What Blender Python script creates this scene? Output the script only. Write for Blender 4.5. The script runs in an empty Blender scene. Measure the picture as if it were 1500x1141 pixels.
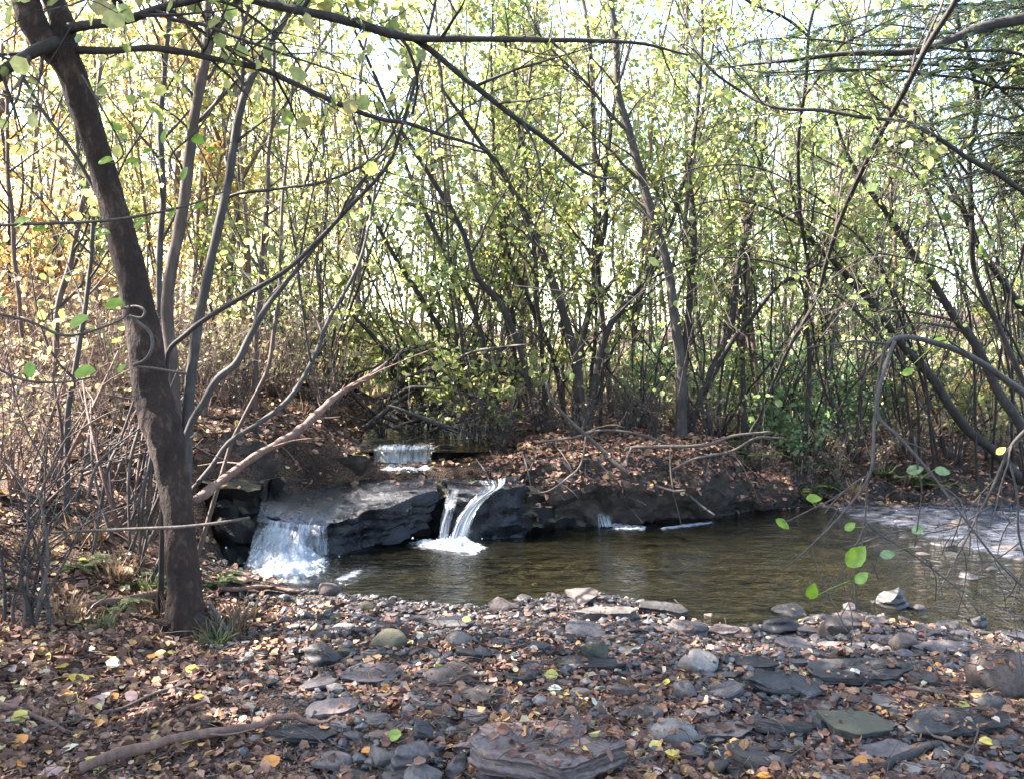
import bpy, bmesh, math, random
import numpy as np
from mathutils import Vector
from mathutils.bvhtree import BVHTree

RNG = np.random.default_rng(11)
random.seed(11)
sc = bpy.context.scene
COL = sc.collection
R = math.radians

# ------------------------------------------------------------------ camera model
CAMZ = 1.6
FPX = 1224.0
PITCH = math.atan(70.5 / FPX)
_cp, _sp = math.cos(PITCH), math.sin(PITCH)

def ray(px, py):
    u = (px - 750.0) / FPX
    v = (570.5 - py) / FPX
    return np.array([u, _cp + v * _sp, v * _cp - _sp])

def P(px, py, d):
    """the point at distance d (along world Y) seen at photo pixel px, py"""
    r = ray(px, py)
    t = d / r[1]
    return np.array([r[0] * t, d, CAMZ + r[2] * t])

def proj(p):
    x, y, z = p[0], p[1], p[2] - CAMZ
    f = y * _cp - z * _sp
    up = y * _sp + z * _cp
    return 750 + FPX * x / f, 570.5 - FPX * up / f

# ------------------------------------------------------------------ numpy noise
def _hash(ix, iy, iz, seed):
    h = (ix * 374761393 + iy * 668265263 + iz * 2147483647 + seed * 1274126177) & 0xFFFFFFFF
    h = ((h ^ (h >> 13)) * 1274126177) & 0xFFFFFFFF
    h = (h ^ (h >> 16)) & 0xFFFFFFFF
    return h.astype(np.float64) / 4294967295.0

def vnoise(p, seed=0):
    p = np.asarray(p, dtype=np.float64)
    i = np.floor(p).astype(np.int64)
    f = p - i
    f = f * f * (3 - 2 * f)
    out = 0
    for dx in (0, 1):
        for dy in (0, 1):
            for dz in (0, 1):
                w = (f[:, 0] if dx else 1 - f[:, 0]) * (f[:, 1] if dy else 1 - f[:, 1]) * (f[:, 2] if dz else 1 - f[:, 2])
                out = out + w * _hash(i[:, 0] + dx, i[:, 1] + dy, i[:, 2] + dz, seed)
    return out * 2 - 1

def fbm(p, seed=0, octaves=3, gain=0.5):
    p = np.asarray(p, dtype=np.float64)
    a, s, o = 1.0, 0.0, 1.0
    for k in range(octaves):
        s = s + a * vnoise(p * o, seed + k * 17)
        a *= gain
        o *= 2.03
    return s

def sstep(a, b, x):
    t = np.clip((x - a) / (b - a), 0, 1)
    return t * t * (3 - 2 * t)

def unit(v):
    v = np.asarray(v, float)
    return v / (np.linalg.norm(v, axis=-1, keepdims=True) + 1e-12)

# ------------------------------------------------------------------ mesh building
class MB:
    def __init__(self):
        self.v, self.q, self.t, self.qm, self.tm = [], [], [], [], []
        self.n = 0
        self.uv = None

    def add(self, V, Q=None, T=None, m=0):
        V = np.asarray(V, float).reshape(-1, 3)
        self.v.append(V)
        if Q is not None and len(Q):
            Q = np.asarray(Q, np.int64).reshape(-1, 4) + self.n
            self.q.append(Q); self.qm.append(np.full(len(Q), m))
        if T is not None and len(T):
            T = np.asarray(T, np.int64).reshape(-1, 3) + self.n
            self.t.append(T); self.tm.append(np.full(len(T), m))
        self.n += len(V)

    def arrays(self):
        V = np.concatenate(self.v) if self.v else np.zeros((0, 3))
        Q = np.concatenate(self.q) if self.q else np.zeros((0, 4), np.int64)
        T = np.concatenate(self.t) if self.t else np.zeros((0, 3), np.int64)
        return V, Q, T

    def mesh(self, name, mats, smooth=True, origin=None):
        V, Q, T = self.arrays()
        if origin is not None:
            V = V - np.asarray(origin)
        me = bpy.data.meshes.new(name)
        nq, nt = len(Q), len(T)
        me.vertices.add(len(V))
        me.vertices.foreach_set('co', V.astype(np.float32).ravel())
        me.loops.add(nq * 4 + nt * 3)
        me.loops.foreach_set('vertex_index', np.concatenate([Q.ravel(), T.ravel()]).astype(np.int32))
        me.polygons.add(nq + nt)
        starts = np.concatenate([np.arange(nq) * 4, nq * 4 + np.arange(nt) * 3]).astype(np.int32)
        me.polygons.foreach_set('loop_start', starts)
        mi = np.concatenate([np.concatenate(self.qm) if self.qm else np.zeros(0), np.concatenate(self.tm) if self.tm else np.zeros(0)]).astype(np.int32)
        me.polygons.foreach_set('material_index', mi)
        me.polygons.foreach_set('use_smooth', np.full(nq + nt, smooth))
        for m in (mats if isinstance(mats, (list, tuple)) else [mats]):
            me.materials.append(m)
        me.update(calc_edges=True)
        me.validate()
        return me

    def obj(self, name, mats, parent=None, smooth=True, origin=None):
        base = parent.location if (parent is not None and origin is None) else origin
        me = self.mesh(name, mats, smooth, np.array(base) if base is not None else None)
        o = bpy.data.objects.new(name, me)
        COL.objects.link(o)
        if parent is not None:
            o.parent = parent
        elif origin is not None:
            o.location = Vector(origin)
        return o

def tag(o, label=None, cat=None, group=None, kind=None):
    if label: o['label'] = label
    if cat: o['category'] = cat
    if group: o['group'] = group
    if kind: o['kind'] = kind
    return o

def empty(name, loc, label, cat, group=None):
    o = bpy.data.objects.new(name, None)
    COL.objects.link(o)
    o.location = Vector([float(c) for c in loc])
    o.empty_display_size = 0.1
    return tag(o, label, cat, group)

def catmull(pts, n):
    pts = np.asarray(pts, float)
    if len(pts) < 3:
        t = np.linspace(0, 1, n)[:, None]
        return pts[0] * (1 - t) + pts[-1] * t
    ext = np.vstack([2 * pts[0] - pts[1], pts, 2 * pts[-1] - pts[-2]])
    u = np.linspace(0, len(pts) - 1 - 1e-9, n)
    i = u.astype(int); f = (u - i)[:, None]
    p0, p1, p2, p3 = ext[i], ext[i + 1], ext[i + 2], ext[i + 3]
    return 0.5 * (2 * p1 + (p2 - p0) * f + (2 * p0 - 5 * p1 + 4 * p2 - p3) * f ** 2 + (3 * p1 - p0 - 3 * p2 + p3) * f ** 3)

def tube(mb, pts, rads, sides=6, m=0, rough=0.0, seed=0, cap=True):
    pts = np.asarray(pts, float); rads = np.asarray(rads, float)
    n = len(pts)
    tan = unit(np.gradient(pts, axis=0))
    ref = np.array([0, 0, 1.0]) if abs(tan[0][2]) < 0.9 else np.array([1.0, 0, 0])
    a = unit(np.cross(tan[0], ref))
    A = np.zeros((n, 3)); A[0] = a
    for k in range(1, n):
        a = a - tan[k] * np.dot(a, tan[k])
        a = a / (np.linalg.norm(a) + 1e-9)
        A[k] = a
    B = np.cross(tan, A)
    th = np.arange(sides) * 2 * math.pi / sides
    V = pts[:, None, :] + rads[:, None, None] * (np.cos(th)[None, :, None] * A[:, None, :] + np.sin(th)[None, :, None] * B[:, None, :])
    V = V.reshape(-1, 3)
    if rough:
        rr = np.repeat(rads, sides)[:, None]
        ctr = np.repeat(pts, sides, axis=0)
        nz = fbm(V / (rr * 2.2 + 1e-6) * np.array([1, 1, .5]), seed, 2)[:, None]
        V = V + (V - ctr) * nz * rough
    k = np.arange(n - 1)[:, None] * sides
    j = np.arange(sides)[None, :]
    j2 = (j + 1) % sides
    Q = np.stack([k + j, k + j2, k + sides + j2, k + sides + j], axis=-1).reshape(-1, 4)
    T = None
    if cap:
        V = np.vstack([V, pts[0], pts[-1] + tan[-1] * rads[-1] * .6])
        e = n * sides
        jj = np.arange(sides); jn = (jj + 1) % sides
        T = np.vstack([np.stack([np.full(sides, e), jn, jj], -1), np.stack([np.full(sides, e + 1), (n - 1) * sides + jj, (n - 1) * sides + jn], -1)])
    mb.add(V, Q, T, m)

LEAF = np.array([[0, 0, 0], [.27, .28, .05], [.30, .62, .06], [0, 1, -.06], [-.30, .62, .06], [-.27, .28, .05]])
LEAF_ROUND = np.array([[0, 0, 0], [.36, .22, .04], [.38, .68, .03], [0, 1, -.04], [-.38, .68, .03], [-.36, .22, .04]])
LEAF_Q = np.array([[0, 1, 2, 3], [0, 3, 4, 5]])
BLADE = np.array([[-.03, 0, 0], [.03, 0, 0], [.025, .5, .06], [-.025, .5, .06], [.004, 1, -.1], [-.004, 1, -.1]])
BLADE_Q = np.array([[0, 1, 2, 3], [3, 2, 4, 5]])

def leaves(mb, pos, axis, size, m=0, tmpl=LEAF, Q=LEAF_Q, rng=RNG, flat=0.5, curl=0.0):
    """many leaf-sized faces; axis = direction of each leaf, flat = how far its face looks up"""
    n = len(pos)
    if n == 0:
        return
    axis = unit(axis)
    up = rng.normal(size=(n, 3)) * (1 - flat) + np.array([0, 0, 1.0]) * flat
    nrm = unit(up - axis * np.sum(up * axis, axis=1, keepdims=True))
    side = np.cross(axis, nrm)
    s = np.broadcast_to(np.asarray(size, float), (n,))
    T = np.repeat(tmpl[None], n, 0).copy()
    if curl:
        c = rng.uniform(-curl, curl, (n, 1))
        T[:, :, 2] += c * (T[:, :, 0] ** 2) * 3 + rng.uniform(-curl, curl, (n, 1)) * (T[:, :, 1] - .5) ** 2
        T[:, :, 0] *= rng.uniform(.7, 1.25, (n, 1))
    V = pos[:, None, :] + s[:, None, None] * (T[:, :, 0:1] * side[:, None, :] + T[:, :, 1:2] * axis[:, None, :] + T[:, :, 2:3] * nrm[:, None, :])
    k = len(tmpl)
    QQ = (np.arange(n)[:, None, None] * k + Q[None]).reshape(-1, 4)
    mb.add(V.reshape(-1, 3), QQ, None, m)

# ------------------------------------------------------------------ materials
def newmat(name):
    m = bpy.data.materials.new(name)
    m.use_nodes = True
    nt = m.node_tree
    nt.nodes.clear()
    out = nt.nodes.new('ShaderNodeOutputMaterial')
    return m, nt, out

def N(nt, typ, **kw):
    n = nt.nodes.new(typ)
    for k, v in kw.items():
        if k.startswith('i_'):
            key = k[2:]
            n.inputs[int(key) if key.isdigit() else key.replace('_', ' ')].default_value = v
        else:
            setattr(n, k, v)
    return n

def ramp(nt, stops, interp='LINEAR'):
    r = nt.nodes.new('ShaderNodeValToRGB')
    r.color_ramp.interpolation = interp
    e = r.color_ramp.elements
    while len(e) < len(stops):
        e.new(0.5)
    for k, (p, c) in enumerate(stops):
        e[k].position = p
        e[k].color = (c[0], c[1], c[2], 1) if not np.isscalar(c) else (c, c, c, 1)
    return r

def leaf_mat(name, cols, trans=0.5, gloss=0.04):
    m, nt, out = newmat(name)
    g = N(nt, 'ShaderNodeNewGeometry')
    stops = [(i / max(1, len(cols) - 1) * .98, c) for i, c in enumerate(cols)]
    r = ramp(nt, stops)
    nt.links.new(g.outputs['Random Per Island'], r.inputs[0])
    tx = N(nt, 'ShaderNodeTexCoord')
    nz = N(nt, 'ShaderNodeTexNoise', i_Scale=38.0, i_Detail=2.0)
    nt.links.new(tx.outputs['Object'], nz.inputs['Vector'])
    mp = N(nt, 'ShaderNodeMapRange', i_From_Min=.3, i_From_Max=.7, i_To_Min=.7, i_To_Max=1.25)
    nt.links.new(nz.outputs['Fac'], mp.inputs['Value'])
    hs = N(nt, 'ShaderNodeHueSaturation')
    nt.links.new(mp.outputs[0], hs.inputs['Value'])
    nt.links.new(r.outputs[0], hs.inputs['Color'])
    d = N(nt, 'ShaderNodeBsdfDiffuse'); t = N(nt, 'ShaderNodeBsdfTranslucent')
    nt.links.new(hs.outputs[0], d.inputs['Color'])
    h2 = N(nt, 'ShaderNodeHueSaturation', i_Saturation=1.05, i_Value=1.3)
    nt.links.new(hs.outputs[0], h2.inputs['Color'])
    nt.links.new(h2.outputs[0], t.inputs['Color'])
    mx = N(nt, 'ShaderNodeMixShader', i_0=trans)
    nt.links.new(d.outputs[0], mx.inputs[1]); nt.links.new(t.outputs[0], mx.inputs[2])
    gl = N(nt, 'ShaderNodeBsdfGlossy', i_Roughness=.38)
    m2 = N(nt, 'ShaderNodeMixShader', i_0=gloss)
    nt.links.new(mx.outputs[0], m2.inputs[1]); nt.links.new(gl.outputs[0], m2.inputs[2])
    nt.links.new(m2.outputs[0], out.inputs[0])
    return m

def bark_mat(name, c1, c2, c3, scale=9.0, bump=0.5, rough=.85, stretch=(1, 1, .25)):
    m, nt, out = newmat(name)
    tx = N(nt, 'ShaderNodeTexCoord')
    mp = N(nt, 'ShaderNodeMapping'); mp.inputs['Scale'].default_value = stretch
    nt.links.new(tx.outputs['Object'], mp.inputs[0])
    n1 = N(nt, 'ShaderNodeTexNoise', i_Scale=scale * 3, i_Detail=6.0, i_Roughness=.65)
    n2 = N(nt, 'ShaderNodeTexNoise', i_Scale=scale * .45, i_Detail=3.0)
    nt.links.new(mp.outputs[0], n1.inputs['Vector']); nt.links.new(tx.outputs['Object'], n2.inputs['Vector'])
    r = ramp(nt, [(.3, c1), (.52, c2), (.72, c3)])
    ad = N(nt, 'ShaderNodeMath', operation='MULTIPLY_ADD', i_1=.55, i_2=0.0)
    nt.links.new(n1.outputs['Fac'], ad.inputs[0])
    ad2 = N(nt, 'ShaderNodeMath', operation='MULTIPLY_ADD', i_1=.45)
    nt.links.new(n2.outputs['Fac'], ad2.inputs[0]); nt.links.new(ad.outputs[0], ad2.inputs[2])
    nt.links.new(ad2.outputs[0], r.inputs[0])
    # patches of grey lichen
    n3 = N(nt, 'ShaderNodeTexVoronoi', i_Scale=scale * 1.3)
    dv = N(nt, 'ShaderNodeMixRGB', i_0=.12); nt.links.new(tx.outputs['Object'], dv.inputs[1]); nt.links.new(n1.outputs['Color'], dv.inputs[2])
    nt.links.new(dv.outputs[0], n3.inputs['Vector'])
    r3 = ramp(nt, [(.0, 1.0), (.16, 1.0), (.26, 0.0)])
    nt.links.new(n3.outputs['Distance'], r3.inputs[0])
    ml = N(nt, 'ShaderNodeMath', operation='MULTIPLY', i_1=.22)
    nt.links.new(r3.outputs[0], ml.inputs[0])
    mc = N(nt, 'ShaderNodeMixRGB'); mc.inputs[2].default_value = (.11, .1, .09, 1)
    nt.links.new(ml.outputs[0], mc.inputs[0]); nt.links.new(r.outputs[0], mc.inputs[1])
    b = N(nt, 'ShaderNodeBsdfPrincipled', i_Roughness=rough)
    nt.links.new(mc.outputs[0], b.inputs['Base Color'])
    bp = N(nt, 'ShaderNodeBump', i_Strength=bump, i_Distance=.012 if bump < .9 else .035)
    nt.links.new(n1.outputs['Fac'], bp.inputs['Height']); nt.links.new(bp.outputs[0], b.inputs['Normal'])
    nt.links.new(b.outputs[0], out.inputs[0])
    return m

def rock_mat(name, c1, c2, c3, rough=.75, scale=6.0, bump=.6, moss=0.0, strata=0.0, spec=.4):
    m, nt, out = newmat(name)
    tx = N(nt, 'ShaderNodeTexCoord')
    oi = N(nt, 'ShaderNodeObjectInfo')
    av = N(nt, 'ShaderNodeVectorMath', operation='MULTIPLY_ADD')
    av.inputs[1].default_value = (1, 1, 1)
    nt.links.new(tx.outputs['Object'], av.inputs[0])
    cb = N(nt, 'ShaderNodeCombineXYZ')
    for k in range(3):
        ms = N(nt, 'ShaderNodeMath', operation='MULTIPLY', i_1=13.0 + 7 * k)
        nt.links.new(oi.outputs['Random'], ms.inputs[0]); nt.links.new(ms.outputs[0], cb.inputs[k])
    nt.links.new(cb.outputs[0], av.inputs[2])
    n1 = N(nt, 'ShaderNodeTexNoise', i_Scale=scale, i_Detail=8.0, i_Roughness=.62)
    nt.links.new(av.outputs[0], n1.inputs['Vector'])
    r = ramp(nt, [(.3, c1), (.5, c2), (.7, c3)])
    nt.links.new(n1.outputs['Fac'], r.inputs[0])
    n2 = N(nt, 'ShaderNodeTexNoise', i_Scale=scale * 9, i_Detail=4.0, i_Roughness=.7)
    nt.links.new(av.outputs[0], n2.inputs['Vector'])
    sp = N(nt, 'ShaderNodeMapRange', i_From_Min=.3, i_From_Max=.7, i_To_Min=.65, i_To_Max=1.35)
    nt.links.new(n2.outputs['Fac'], sp.inputs['Value'])
    hv = N(nt, 'ShaderNodeHueSaturation')
    nt.links.new(r.outputs[0], hv.inputs['Color']); nt.links.new(sp.outputs[0], hv.inputs['Value'])
    colour = hv.outputs[0]
    if moss:
        n4 = N(nt, 'ShaderNodeTexNoise', i_Scale=scale * 1.6, i_Detail=6.0)
        nt.links.new(av.outputs[0], n4.inputs['Vector'])
        g = N(nt, 'ShaderNodeNewGeometry')
        sx = N(nt, 'ShaderNodeSeparateXYZ'); nt.links.new(g.outputs['Normal'], sx.inputs[0])
        a = N(nt, 'ShaderNodeMath', operation='MULTIPLY_ADD', i_1=.35)
        nt.links.new(sx.outputs[2], a.inputs[0]); nt.links.new(n4.outputs['Fac'], a.inputs[2])
        rm = ramp(nt, [(.78 - moss * .3, 0.0), (.9 - moss * .2, .85)])
        nt.links.new(a.outputs[0], rm.inputs[0])
        mc = N(nt, 'ShaderNodeMixRGB'); mc.inputs[2].default_value = (.075, .068, .042, 1)
        nt.links.new(rm.outputs[0], mc.inputs[0]); nt.links.new(colour, mc.inputs[1])
        colour = mc.outputs[0]
    b = N(nt, 'ShaderNodeBsdfPrincipled', i_Roughness=rough)
    b.inputs['Specular IOR Level'].default_value = spec
    nt.links.new(colour, b.inputs['Base Color'])
    rr = N(nt, 'ShaderNodeMapRange', i_From_Min=.3, i_From_Max=.7, i_To_Min=max(.08, rough - .18), i_To_Max=min(1, rough + .15))
    nt.links.new(n1.outputs['Fac'], rr.inputs['Value']); nt.links.new(rr.outputs[0], b.inputs['Roughness'])
    h = n2.outputs['Fac']
    if strata:
        w = N(nt, 'ShaderNodeTexWave', wave_type='BANDS', bands_direction='Z', i_Scale=strata, i_Distortion=3.0, i_Detail=4.0)
        nt.links.new(av.outputs[0], w.inputs['Vector'])
        ad = N(nt, 'ShaderNodeMath', operation='ADD')
        nt.links.new(n2.outputs['Fac'], ad.inputs[0]); nt.links.new(w.outputs['Fac'], ad.inputs[1])
        h = ad.outputs[0]
    bp = N(nt, 'ShaderNodeBump', i_Strength=bump, i_Distance=.012)
    nt.links.new(h, bp.inputs['Height']); nt.links.new(bp.outputs[0], b.inputs['Normal'])
    nt.links.new(b.outputs[0], out.inputs[0])
    return m

def island_mat(name, cols, rough=.8, spec=.3, trans=0.0):
    """each loose piece (pebble, fallen leaf) gets a colour of its own"""
    if trans:
        return leaf_mat(name, cols, trans, .05)
    m, nt, out = newmat(name)
    g = N(nt, 'ShaderNodeNewGeometry')
    r = ramp(nt, [(i / max(1, len(cols) - 1) * .98, c) for i, c in enumerate(cols)])
    nt.links.new(g.outputs['Random Per Island'], r.inputs[0])
    tx = N(nt, 'ShaderNodeTexCoord')
    nz = N(nt, 'ShaderNodeTexNoise', i_Scale=60.0, i_Detail=4.0)
    nt.links.new(tx.outputs['Object'], nz.inputs['Vector'])
    mp = N(nt, 'ShaderNodeMapRange', i_From_Min=.3, i_From_Max=.7, i_To_Min=.65, i_To_Max=1.3)
    nt.links.new(nz.outputs['Fac'], mp.inputs['Value'])
    hs = N(nt, 'ShaderNodeHueSaturation')
    nt.links.new(mp.outputs[0], hs.inputs['Value']); nt.links.new(r.outputs[0], hs.inputs['Color'])
    b = N(nt, 'ShaderNodeBsdfPrincipled', i_Roughness=rough)
    b.inputs['Specular IOR Level'].default_value = spec
    nt.links.new(hs.outputs[0], b.inputs['Base Color'])
    bp = N(nt, 'ShaderNodeBump', i_Strength=.4, i_Distance=.006)
    nt.links.new(nz.outputs['Fac'], bp.inputs['Height']); nt.links.new(bp.outputs[0], b.inputs['Normal'])
    nt.links.new(b.outputs[0], out.inputs[0])
    return m

def ground_mat():
    m, nt, out = newmat('forest_floor')
    tx = N(nt, 'ShaderNodeTexCoord')
    n1 = N(nt, 'ShaderNodeTexNoise', i_Scale=22.0, i_Detail=8.0, i_Roughness=.7)
    n2 = N(nt, 'ShaderNodeTexNoise', i_Scale=1.1, i_Detail=4.0)
    v = N(nt, 'ShaderNodeTexVoronoi', i_Scale=75.0)
    for n in (n1, n2, v):
        nt.links.new(tx.outputs['Object'], n.inputs['Vector'])
    soil = ramp(nt, [(.32, (.007, .005, .004)), (.5, (.02, .0125, .009)), (.66, (.046, .028, .02))])
    nt.links.new(n1.outputs['Fac'], soil.inputs[0])
    lit = N(nt, 'ShaderNodeMixRGB', blend_type='MIX')
    lc = ramp(nt, [(.0, (.05, .028, .018)), (.35, (.085, .05, .035)), (.7, (.13, .08, .055)), (1.0, (.19, .12, .08))])
    sp = N(nt, 'ShaderNodeSeparateColor'); nt.links.new(v.outputs['Color'], sp.inputs[0])
    nt.links.new(sp.outputs[0], lc.inputs[0])
    mk = ramp(nt, [(.38, 0.0), (.55, .8)])
    nt.links.new(n2.outputs['Fac'], mk.inputs[0])
    nt.links.new(mk.outputs[0], lit.inputs[0]); nt.links.new(soil.outputs[0], lit.inputs[1]); nt.links.new(lc.outputs[0], lit.inputs[2])
    # grey grit beside and under the water (low ground)
    sx = N(nt, 'ShaderNodeSeparateXYZ'); nt.links.new(tx.outputs['Object'], sx.inputs[0])
    gm = N(nt, 'ShaderNodeMapRange', i_From_Min=.06, i_From_Max=.28, i_To_Min=1.0, i_To_Max=0.0)
    nt.links.new(sx.outputs[2], gm.inputs['Value'])
    n5 = N(nt, 'ShaderNodeTexNoise', i_Scale=3.0, i_Detail=5.0)
    nt.links.new(tx.outputs['Object'], n5.inputs['Vector'])
    mm = N(nt, 'ShaderNodeMath', operation='MULTIPLY'); mm.use_clamp = True
    r5 = ramp(nt, [(.35, .55), (.6, 1.0)]); nt.links.new(n5.outputs['Fac'], r5.inputs[0])
    nt.links.new(gm.outputs[0], mm.inputs[0]); nt.links.new(r5.outputs[0], mm.inputs[1])
    grit = ramp(nt, [(.3, (.012, .012, .013)), (.5, (.035, .033, .034)), (.7, (.09, .084, .082))])
    nt.links.new(n1.outputs['Fac'], grit.inputs[0])
    bed = N(nt, 'ShaderNodeMapRange', i_From_Min=-.03, i_From_Max=.01, i_To_Min=1.0, i_To_Max=0.0)
    nt.links.new(sx.outputs[2], bed.inputs['Value'])
    bc = ramp(nt, [(.3, (.02, .019, .01)), (.5, (.055, .05, .028)), (.7, (.13, .115, .065))])
    nt.links.new(n1.outputs['Fac'], bc.inputs[0])
    gx = N(nt, 'ShaderNodeMixRGB'); nt.links.new(bed.outputs[0], gx.inputs[0])
    nt.links.new(grit.outputs[0], gx.inputs[1]); nt.links.new(bc.outputs[0], gx.inputs[2])
    fx = N(nt, 'ShaderNodeMixRGB'); nt.links.new(mm.outputs[0], fx.inputs[0])
    nt.links.new(lit.outputs[0], fx.inputs[1]); nt.links.new(gx.outputs[0], fx.inputs[2])
    b = N(nt, 'ShaderNodeBsdfPrincipled', i_Roughness=.9)
    b.inputs['Specular IOR Level'].default_value = .25
    nt.links.new(fx.outputs[0], b.inputs['Base Color'])
    bp = N(nt, 'ShaderNodeBump', i_Strength=.9, i_Distance=.03)
    ad = N(nt, 'ShaderNodeMath', operation='ADD')
    nt.links.new(n1.outputs['Fac'], ad.inputs[0]); nt.links.new(v.outputs['Distance'], ad.inputs[1])
    nt.links.new(ad.outputs[0], bp.inputs['Height']); nt.links.new(bp.outputs[0], b.inputs['Normal'])
    nt.links.new(b.outputs[0], out.inputs[0])
    return m

def water_mat(name, tint, ripple=.25, scale=9.0, rough=.03, murk_glare=.25, murk_glare_col=(.05, .05, .025), stretch=(1, 2.2, 1), broken=False):
    m, nt, out = newmat(name)
    tx = N(nt, 'ShaderNodeTexCoord')
    mp = N(nt, 'ShaderNodeMapping'); mp.inputs['Scale'].default_value = stretch
    nt.links.new(tx.outputs['Object'], mp.inputs[0])
    n1 = N(nt, 'ShaderNodeTexNoise', i_Scale=scale, i_Detail=3.0, i_Roughness=.55, i_Distortion=.6)
    n2 = N(nt, 'ShaderNodeTexNoise', i_Scale=scale * .3, i_Detail=2.0)
    nt.links.new(mp.outputs[0], n1.inputs['Vector']); nt.links.new(mp.outputs[0], n2.inputs['Vector'])
    ad = N(nt, 'ShaderNodeMath', operation='MULTIPLY_ADD', i_1=2.0)
    nt.links.new(n2.outputs['Fac'], ad.inputs[0]); nt.links.new(n1.outputs['Fac'], ad.inputs[2])
    bp = N(nt, 'ShaderNodeBump', i_Strength=ripple, i_Distance=.05)
    nt.links.new(ad.outputs[0], bp.inputs['Height'])
    tr = N(nt, 'ShaderNodeBsdfTransparent'); tr.inputs[0].default_value = (*tint, 1)
    df = N(nt, 'ShaderNodeBsdfDiffuse'); df.inputs[0].default_value = (*murk_glare_col, 1)
    mx = N(nt, 'ShaderNodeMixShader', i_0=murk_glare)
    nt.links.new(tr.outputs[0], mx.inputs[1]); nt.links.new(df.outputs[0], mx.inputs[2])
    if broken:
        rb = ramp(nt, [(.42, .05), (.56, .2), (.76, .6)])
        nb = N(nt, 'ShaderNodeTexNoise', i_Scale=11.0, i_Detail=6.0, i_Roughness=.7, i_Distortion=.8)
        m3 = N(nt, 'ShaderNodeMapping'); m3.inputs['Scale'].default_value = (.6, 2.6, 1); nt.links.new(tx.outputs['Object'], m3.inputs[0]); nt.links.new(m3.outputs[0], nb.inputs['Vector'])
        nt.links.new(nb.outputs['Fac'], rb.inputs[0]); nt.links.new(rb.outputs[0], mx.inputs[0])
    gl = N(nt, 'ShaderNodeBsdfGlossy', i_Roughness=rough)
    nt.links.new(bp.outputs[0], gl.inputs['Normal'])
    fr = N(nt, 'ShaderNodeFresnel', i_IOR=1.5)
    nt.links.new(bp.outputs[0], fr.inputs['Normal'])
    m2 = N(nt, 'ShaderNodeMixShader')
    nt.links.new(fr.outputs[0], m2.inputs[0]); nt.links.new(mx.outputs[0], m2.inputs[1]); nt.links.new(gl.outputs[0], m2.inputs[2])
    nt.links.new(m2.outputs[0], out.inputs[0])
    return m

def foam_mat(name, lo, hi, uvscale=(14, 2.2), cover=.8, coord='UV', col=(.5, .55, .62)):
    """white water: threads of foam with clear gaps between"""
    m, nt, out = newmat(name)
    tx = N(nt, 'ShaderNodeTexCoord')
    mp = N(nt, 'ShaderNodeMapping'); mp.inputs['Scale'].default_value = (uvscale[0], uvscale[1], uvscale[0])
    nt.links.new(tx.outputs[coord], mp.inputs[0])
    n1 = N(nt, 'ShaderNodeTexNoise', i_Scale=1.0, i_Detail=5.0, i_Roughness=.65, i_Distortion=.4)
    nt.links.new(mp.outputs[0], n1.inputs['Vector'])
    at = N(nt, 'ShaderNodeAttribute'); at.attribute_name = 'cover'
    ad = N(nt, 'ShaderNodeMath', operation='ADD')
    nt.links.new(n1.outputs['Fac'], ad.inputs[0]); nt.links.new(at.outputs['Fac'], ad.inputs[1])
    r = ramp(nt, [(lo, 0.0), (hi, cover)])
    nt.links.new(ad.outputs[0], r.inputs[0])
    d = N(nt, 'ShaderNodeBsdfDiffuse'); d.inputs[0].default_value = (*col, 1)
    t = N(nt, 'ShaderNodeBsdfTranslucent'); t.inputs[0].default_value = (*col, 1)
    g = N(nt, 'ShaderNodeBsdfGlossy', i_Roughness=.15)
    bp = N(nt, 'ShaderNodeBump', i_Strength=.8, i_Distance=.02)
    nt.links.new(n1.outputs['Fac'], bp.inputs['Height'])
    for s in (d, t, g):
        nt.links.new(bp.outputs[0], s.inputs['Normal'])
    a = N(nt, 'ShaderNodeMixShader', i_0=.3)
    nt.links.new(d.outputs[0], a.inputs[1]); nt.links.new(t.outputs[0], a.inputs[2])
    tr = N(nt, 'ShaderNodeBsdfTransparent'); tr.inputs[0].default_value = (.9, .93, .96, 1)
    wet = N(nt, 'ShaderNodeMixShader', i_0=.1)
    nt.links.new(tr.outputs[0], wet.inputs[1]); nt.links.new(g.outputs[0], wet.inputs[2])
    f = N(nt, 'ShaderNodeMixShader')
    nt.links.new(r.outputs[0], f.inputs[0]); nt.links.new(wet.outputs[0], f.inputs[1]); nt.links.new(a.outputs[0], f.inputs[2])
    nt.links.new(f.outputs[0], out.inputs[0])
    return m

M = {}
M['bark_main'] = bark_mat('bark_main', (.007, .0036, .0025), (.03, .0155, .0105), (.13, .08, .055), 11, 1.0, .95, (1, 1, .45))
M['bark_dark'] = bark_mat('bark_dark', (.011, .009, .0085), (.028, .022, .02), (.07, .057, .05), 9, .6)
M['bark_grey'] = bark_mat('bark_grey', (0.0232, 0.0193, 0.0186), (0.0527, 0.0442, 0.0411), (0.1162, 0.0968, 0.0892), 9, .5)
M['bark_pink'] = bark_mat('bark_pink', (0.0371, 0.0248, 0.0206), (0.0825, 0.0578, 0.0479), (0.1650, 0.1196, 0.1031), 9, .5)
M['bark_young_pink'] = bark_mat('bark_young_pink', (0.0743, 0.0495, 0.0413), (0.1650, 0.1155, 0.0957), (0.3300, 0.2393, 0.2063), 9, .5)
M['bark_young_grey'] = bark_mat('bark_young_grey', (0.0413, 0.0343, 0.0330), (0.0935, 0.0784, 0.0729), (0.2063, 0.1718, 0.1582), 9, .5)
M['dead_wood'] = bark_mat('dead_wood', (0.0320, 0.0243, 0.0192), (0.0768, 0.0602, 0.0499), (0.1664, 0.1344, 0.1120), 14, .7)
M['dead_red'] = bark_mat('dead_red', (.05, .028, .02), (.13, .075, .057), (.25, .155, .12), 14, .7)
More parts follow.
